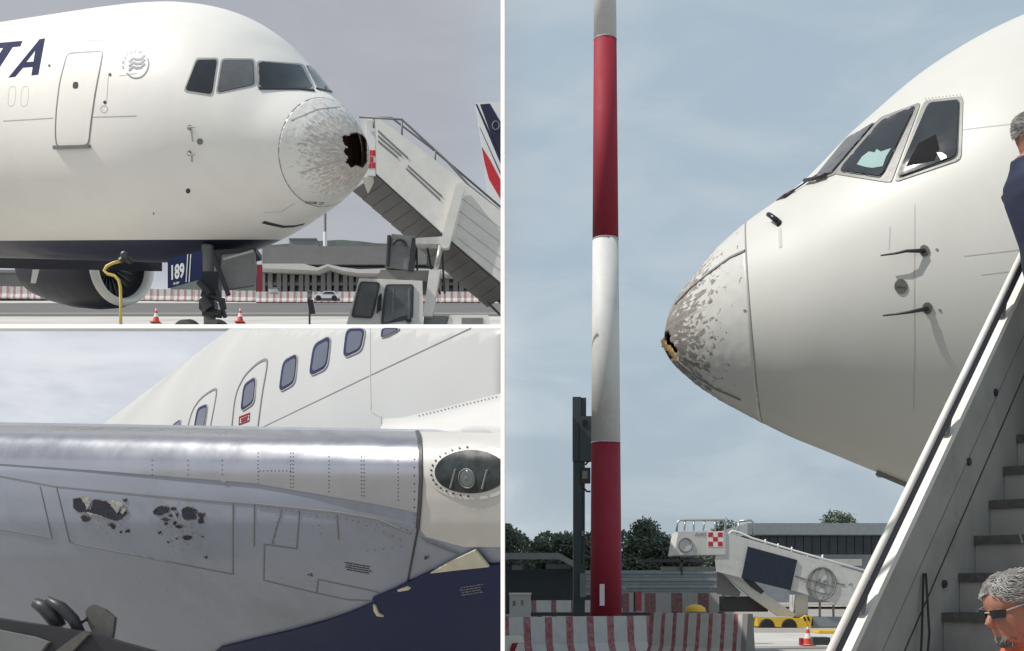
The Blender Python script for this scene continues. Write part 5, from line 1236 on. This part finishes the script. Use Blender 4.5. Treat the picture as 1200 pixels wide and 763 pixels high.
    for i in range(nZ+1):
        row = []
        for j in range(nA):
            a = 2*math.pi*j/nA; z0_ = low(a)+.008*noise.noise(Vector((math.cos(a)*5, math.sin(a)*5, 1))); z = z0_+(.2328-z0_)*math.sin(i/nZ*math.pi/2)
            thick = .008*min(1, i/2.5)+.006*noise.noise(Vector((a*2.5+math.sin(z*60)*.3, z*22, H*9))); p = skull(min(z, .2325), a, thick)
            if z > .2: p.z += (z-.2)*.16
            row.append(g.bm.verts.new(HT @ p))
        grid.append(row)
    for i in range(nZ):
        for j in range(nA): g.bm.faces.new((grid[i][j], grid[i][(j+1) % nA], grid[i+1][(j+1) % nA], grid[i+1][j]))
    g.bm.faces.new(grid[-1])
    hr = g.out('hair', M['hairg'], t, smooth=True)
    g = B()
    for k in range(1500):
        a = rnd.uniform(-3.14, 3.14); z = rnd.uniform(low(a)+.004, .228); sw = math.copysign(rnd.uniform(.15, .5), a); dz = rnd.uniform(-.018, .002)
        p = skull(z, a, .006); q = skull(max(min(z+dz, .228), low(a+sw)-.008), a+sw, rnd.uniform(.009, .02)); m2 = (p+q)/2+Vector((math.cos(a), math.sin(a), .5))*.008
        for w_ in (p, q, m2):
            if w_.z > .2: w_.z += (w_.z-.2)*.2
        g.tube([HT @ p, HT @ m2, HT @ q], [.0011, .0014, .0005], 3, cap=False)
    tag(g.out('lock', M['hairl'], hr), kind='stuff')
    if goatee:
        g = B()
        for k in range(260):
            a = rnd.gauss(0, .4); z = rnd.uniform(-.012, .034); p = skull(z, a, .0); q = p+Vector((.006*math.cos(a), .006*math.sin(a), -.014)); g.tube([HT @ p, HT @ q], [.002, .0008], 4, cap=False)
        tag(g.out('goatee', M['hairg'], t), kind='stuff')
    if shades:
        g = B()
        for s in (-1, 1): g.loft([HT @ Vector(v) for v in ((.110,s*.010,.134),(.104,s*.050,.136),(.090,s*.068,.130),(.094,s*.062,.104),(.108,s*.040,.098),(.112,s*.016,.104))], [HT @ Vector(v) for v in ((.116,s*.010,.134),(.110,s*.050,.136),(.095,s*.070,.130),(.099,s*.064,.104),(.114,s*.040,.098),(.118,s*.016,.104))])
        gl = g.out('sunglasses', M['black'], t)
        g = B()
        for s in (-1, 1): g.tube([HT @ Vector(v) for v in ((.092,s*.070,.128),(.03,s*.083,.127),(-.02,s*.084,.124))], .0028, 6)
        g.tube([HT @ Vector((.116, -.012, .126)), HT @ Vector((.116, .012, .126))], .003, 6); g.out('temple', M['steel'], gl)
    return t
D2 = 4.15; h2 = P(1199, 707, D2)
person('grey haired man in sunglasses and an orange shirt at the foot of the stairs', (h2.x+.03, D2, h2.z-1.655*.95), math.radians(197), math.radians(20), 'shirt', [(-.02,.03,-.28),(.03,.01,-.25),(.19,.03,.005),(.16,.0,-.17)], shades=True, goatee=True, turn=math.radians(2), size=.95)
f1 = SP(5)+U*.5+V_*.375+Vector((0, 0, .02))
person('grey haired man in a navy jacket near the top of the stairs', f1, math.radians(4), math.radians(12), 'jacket', [(.05,.01,-.28),(.10,.0,-.23)]*2, hair='thin', lean=math.radians(14), size=.97)
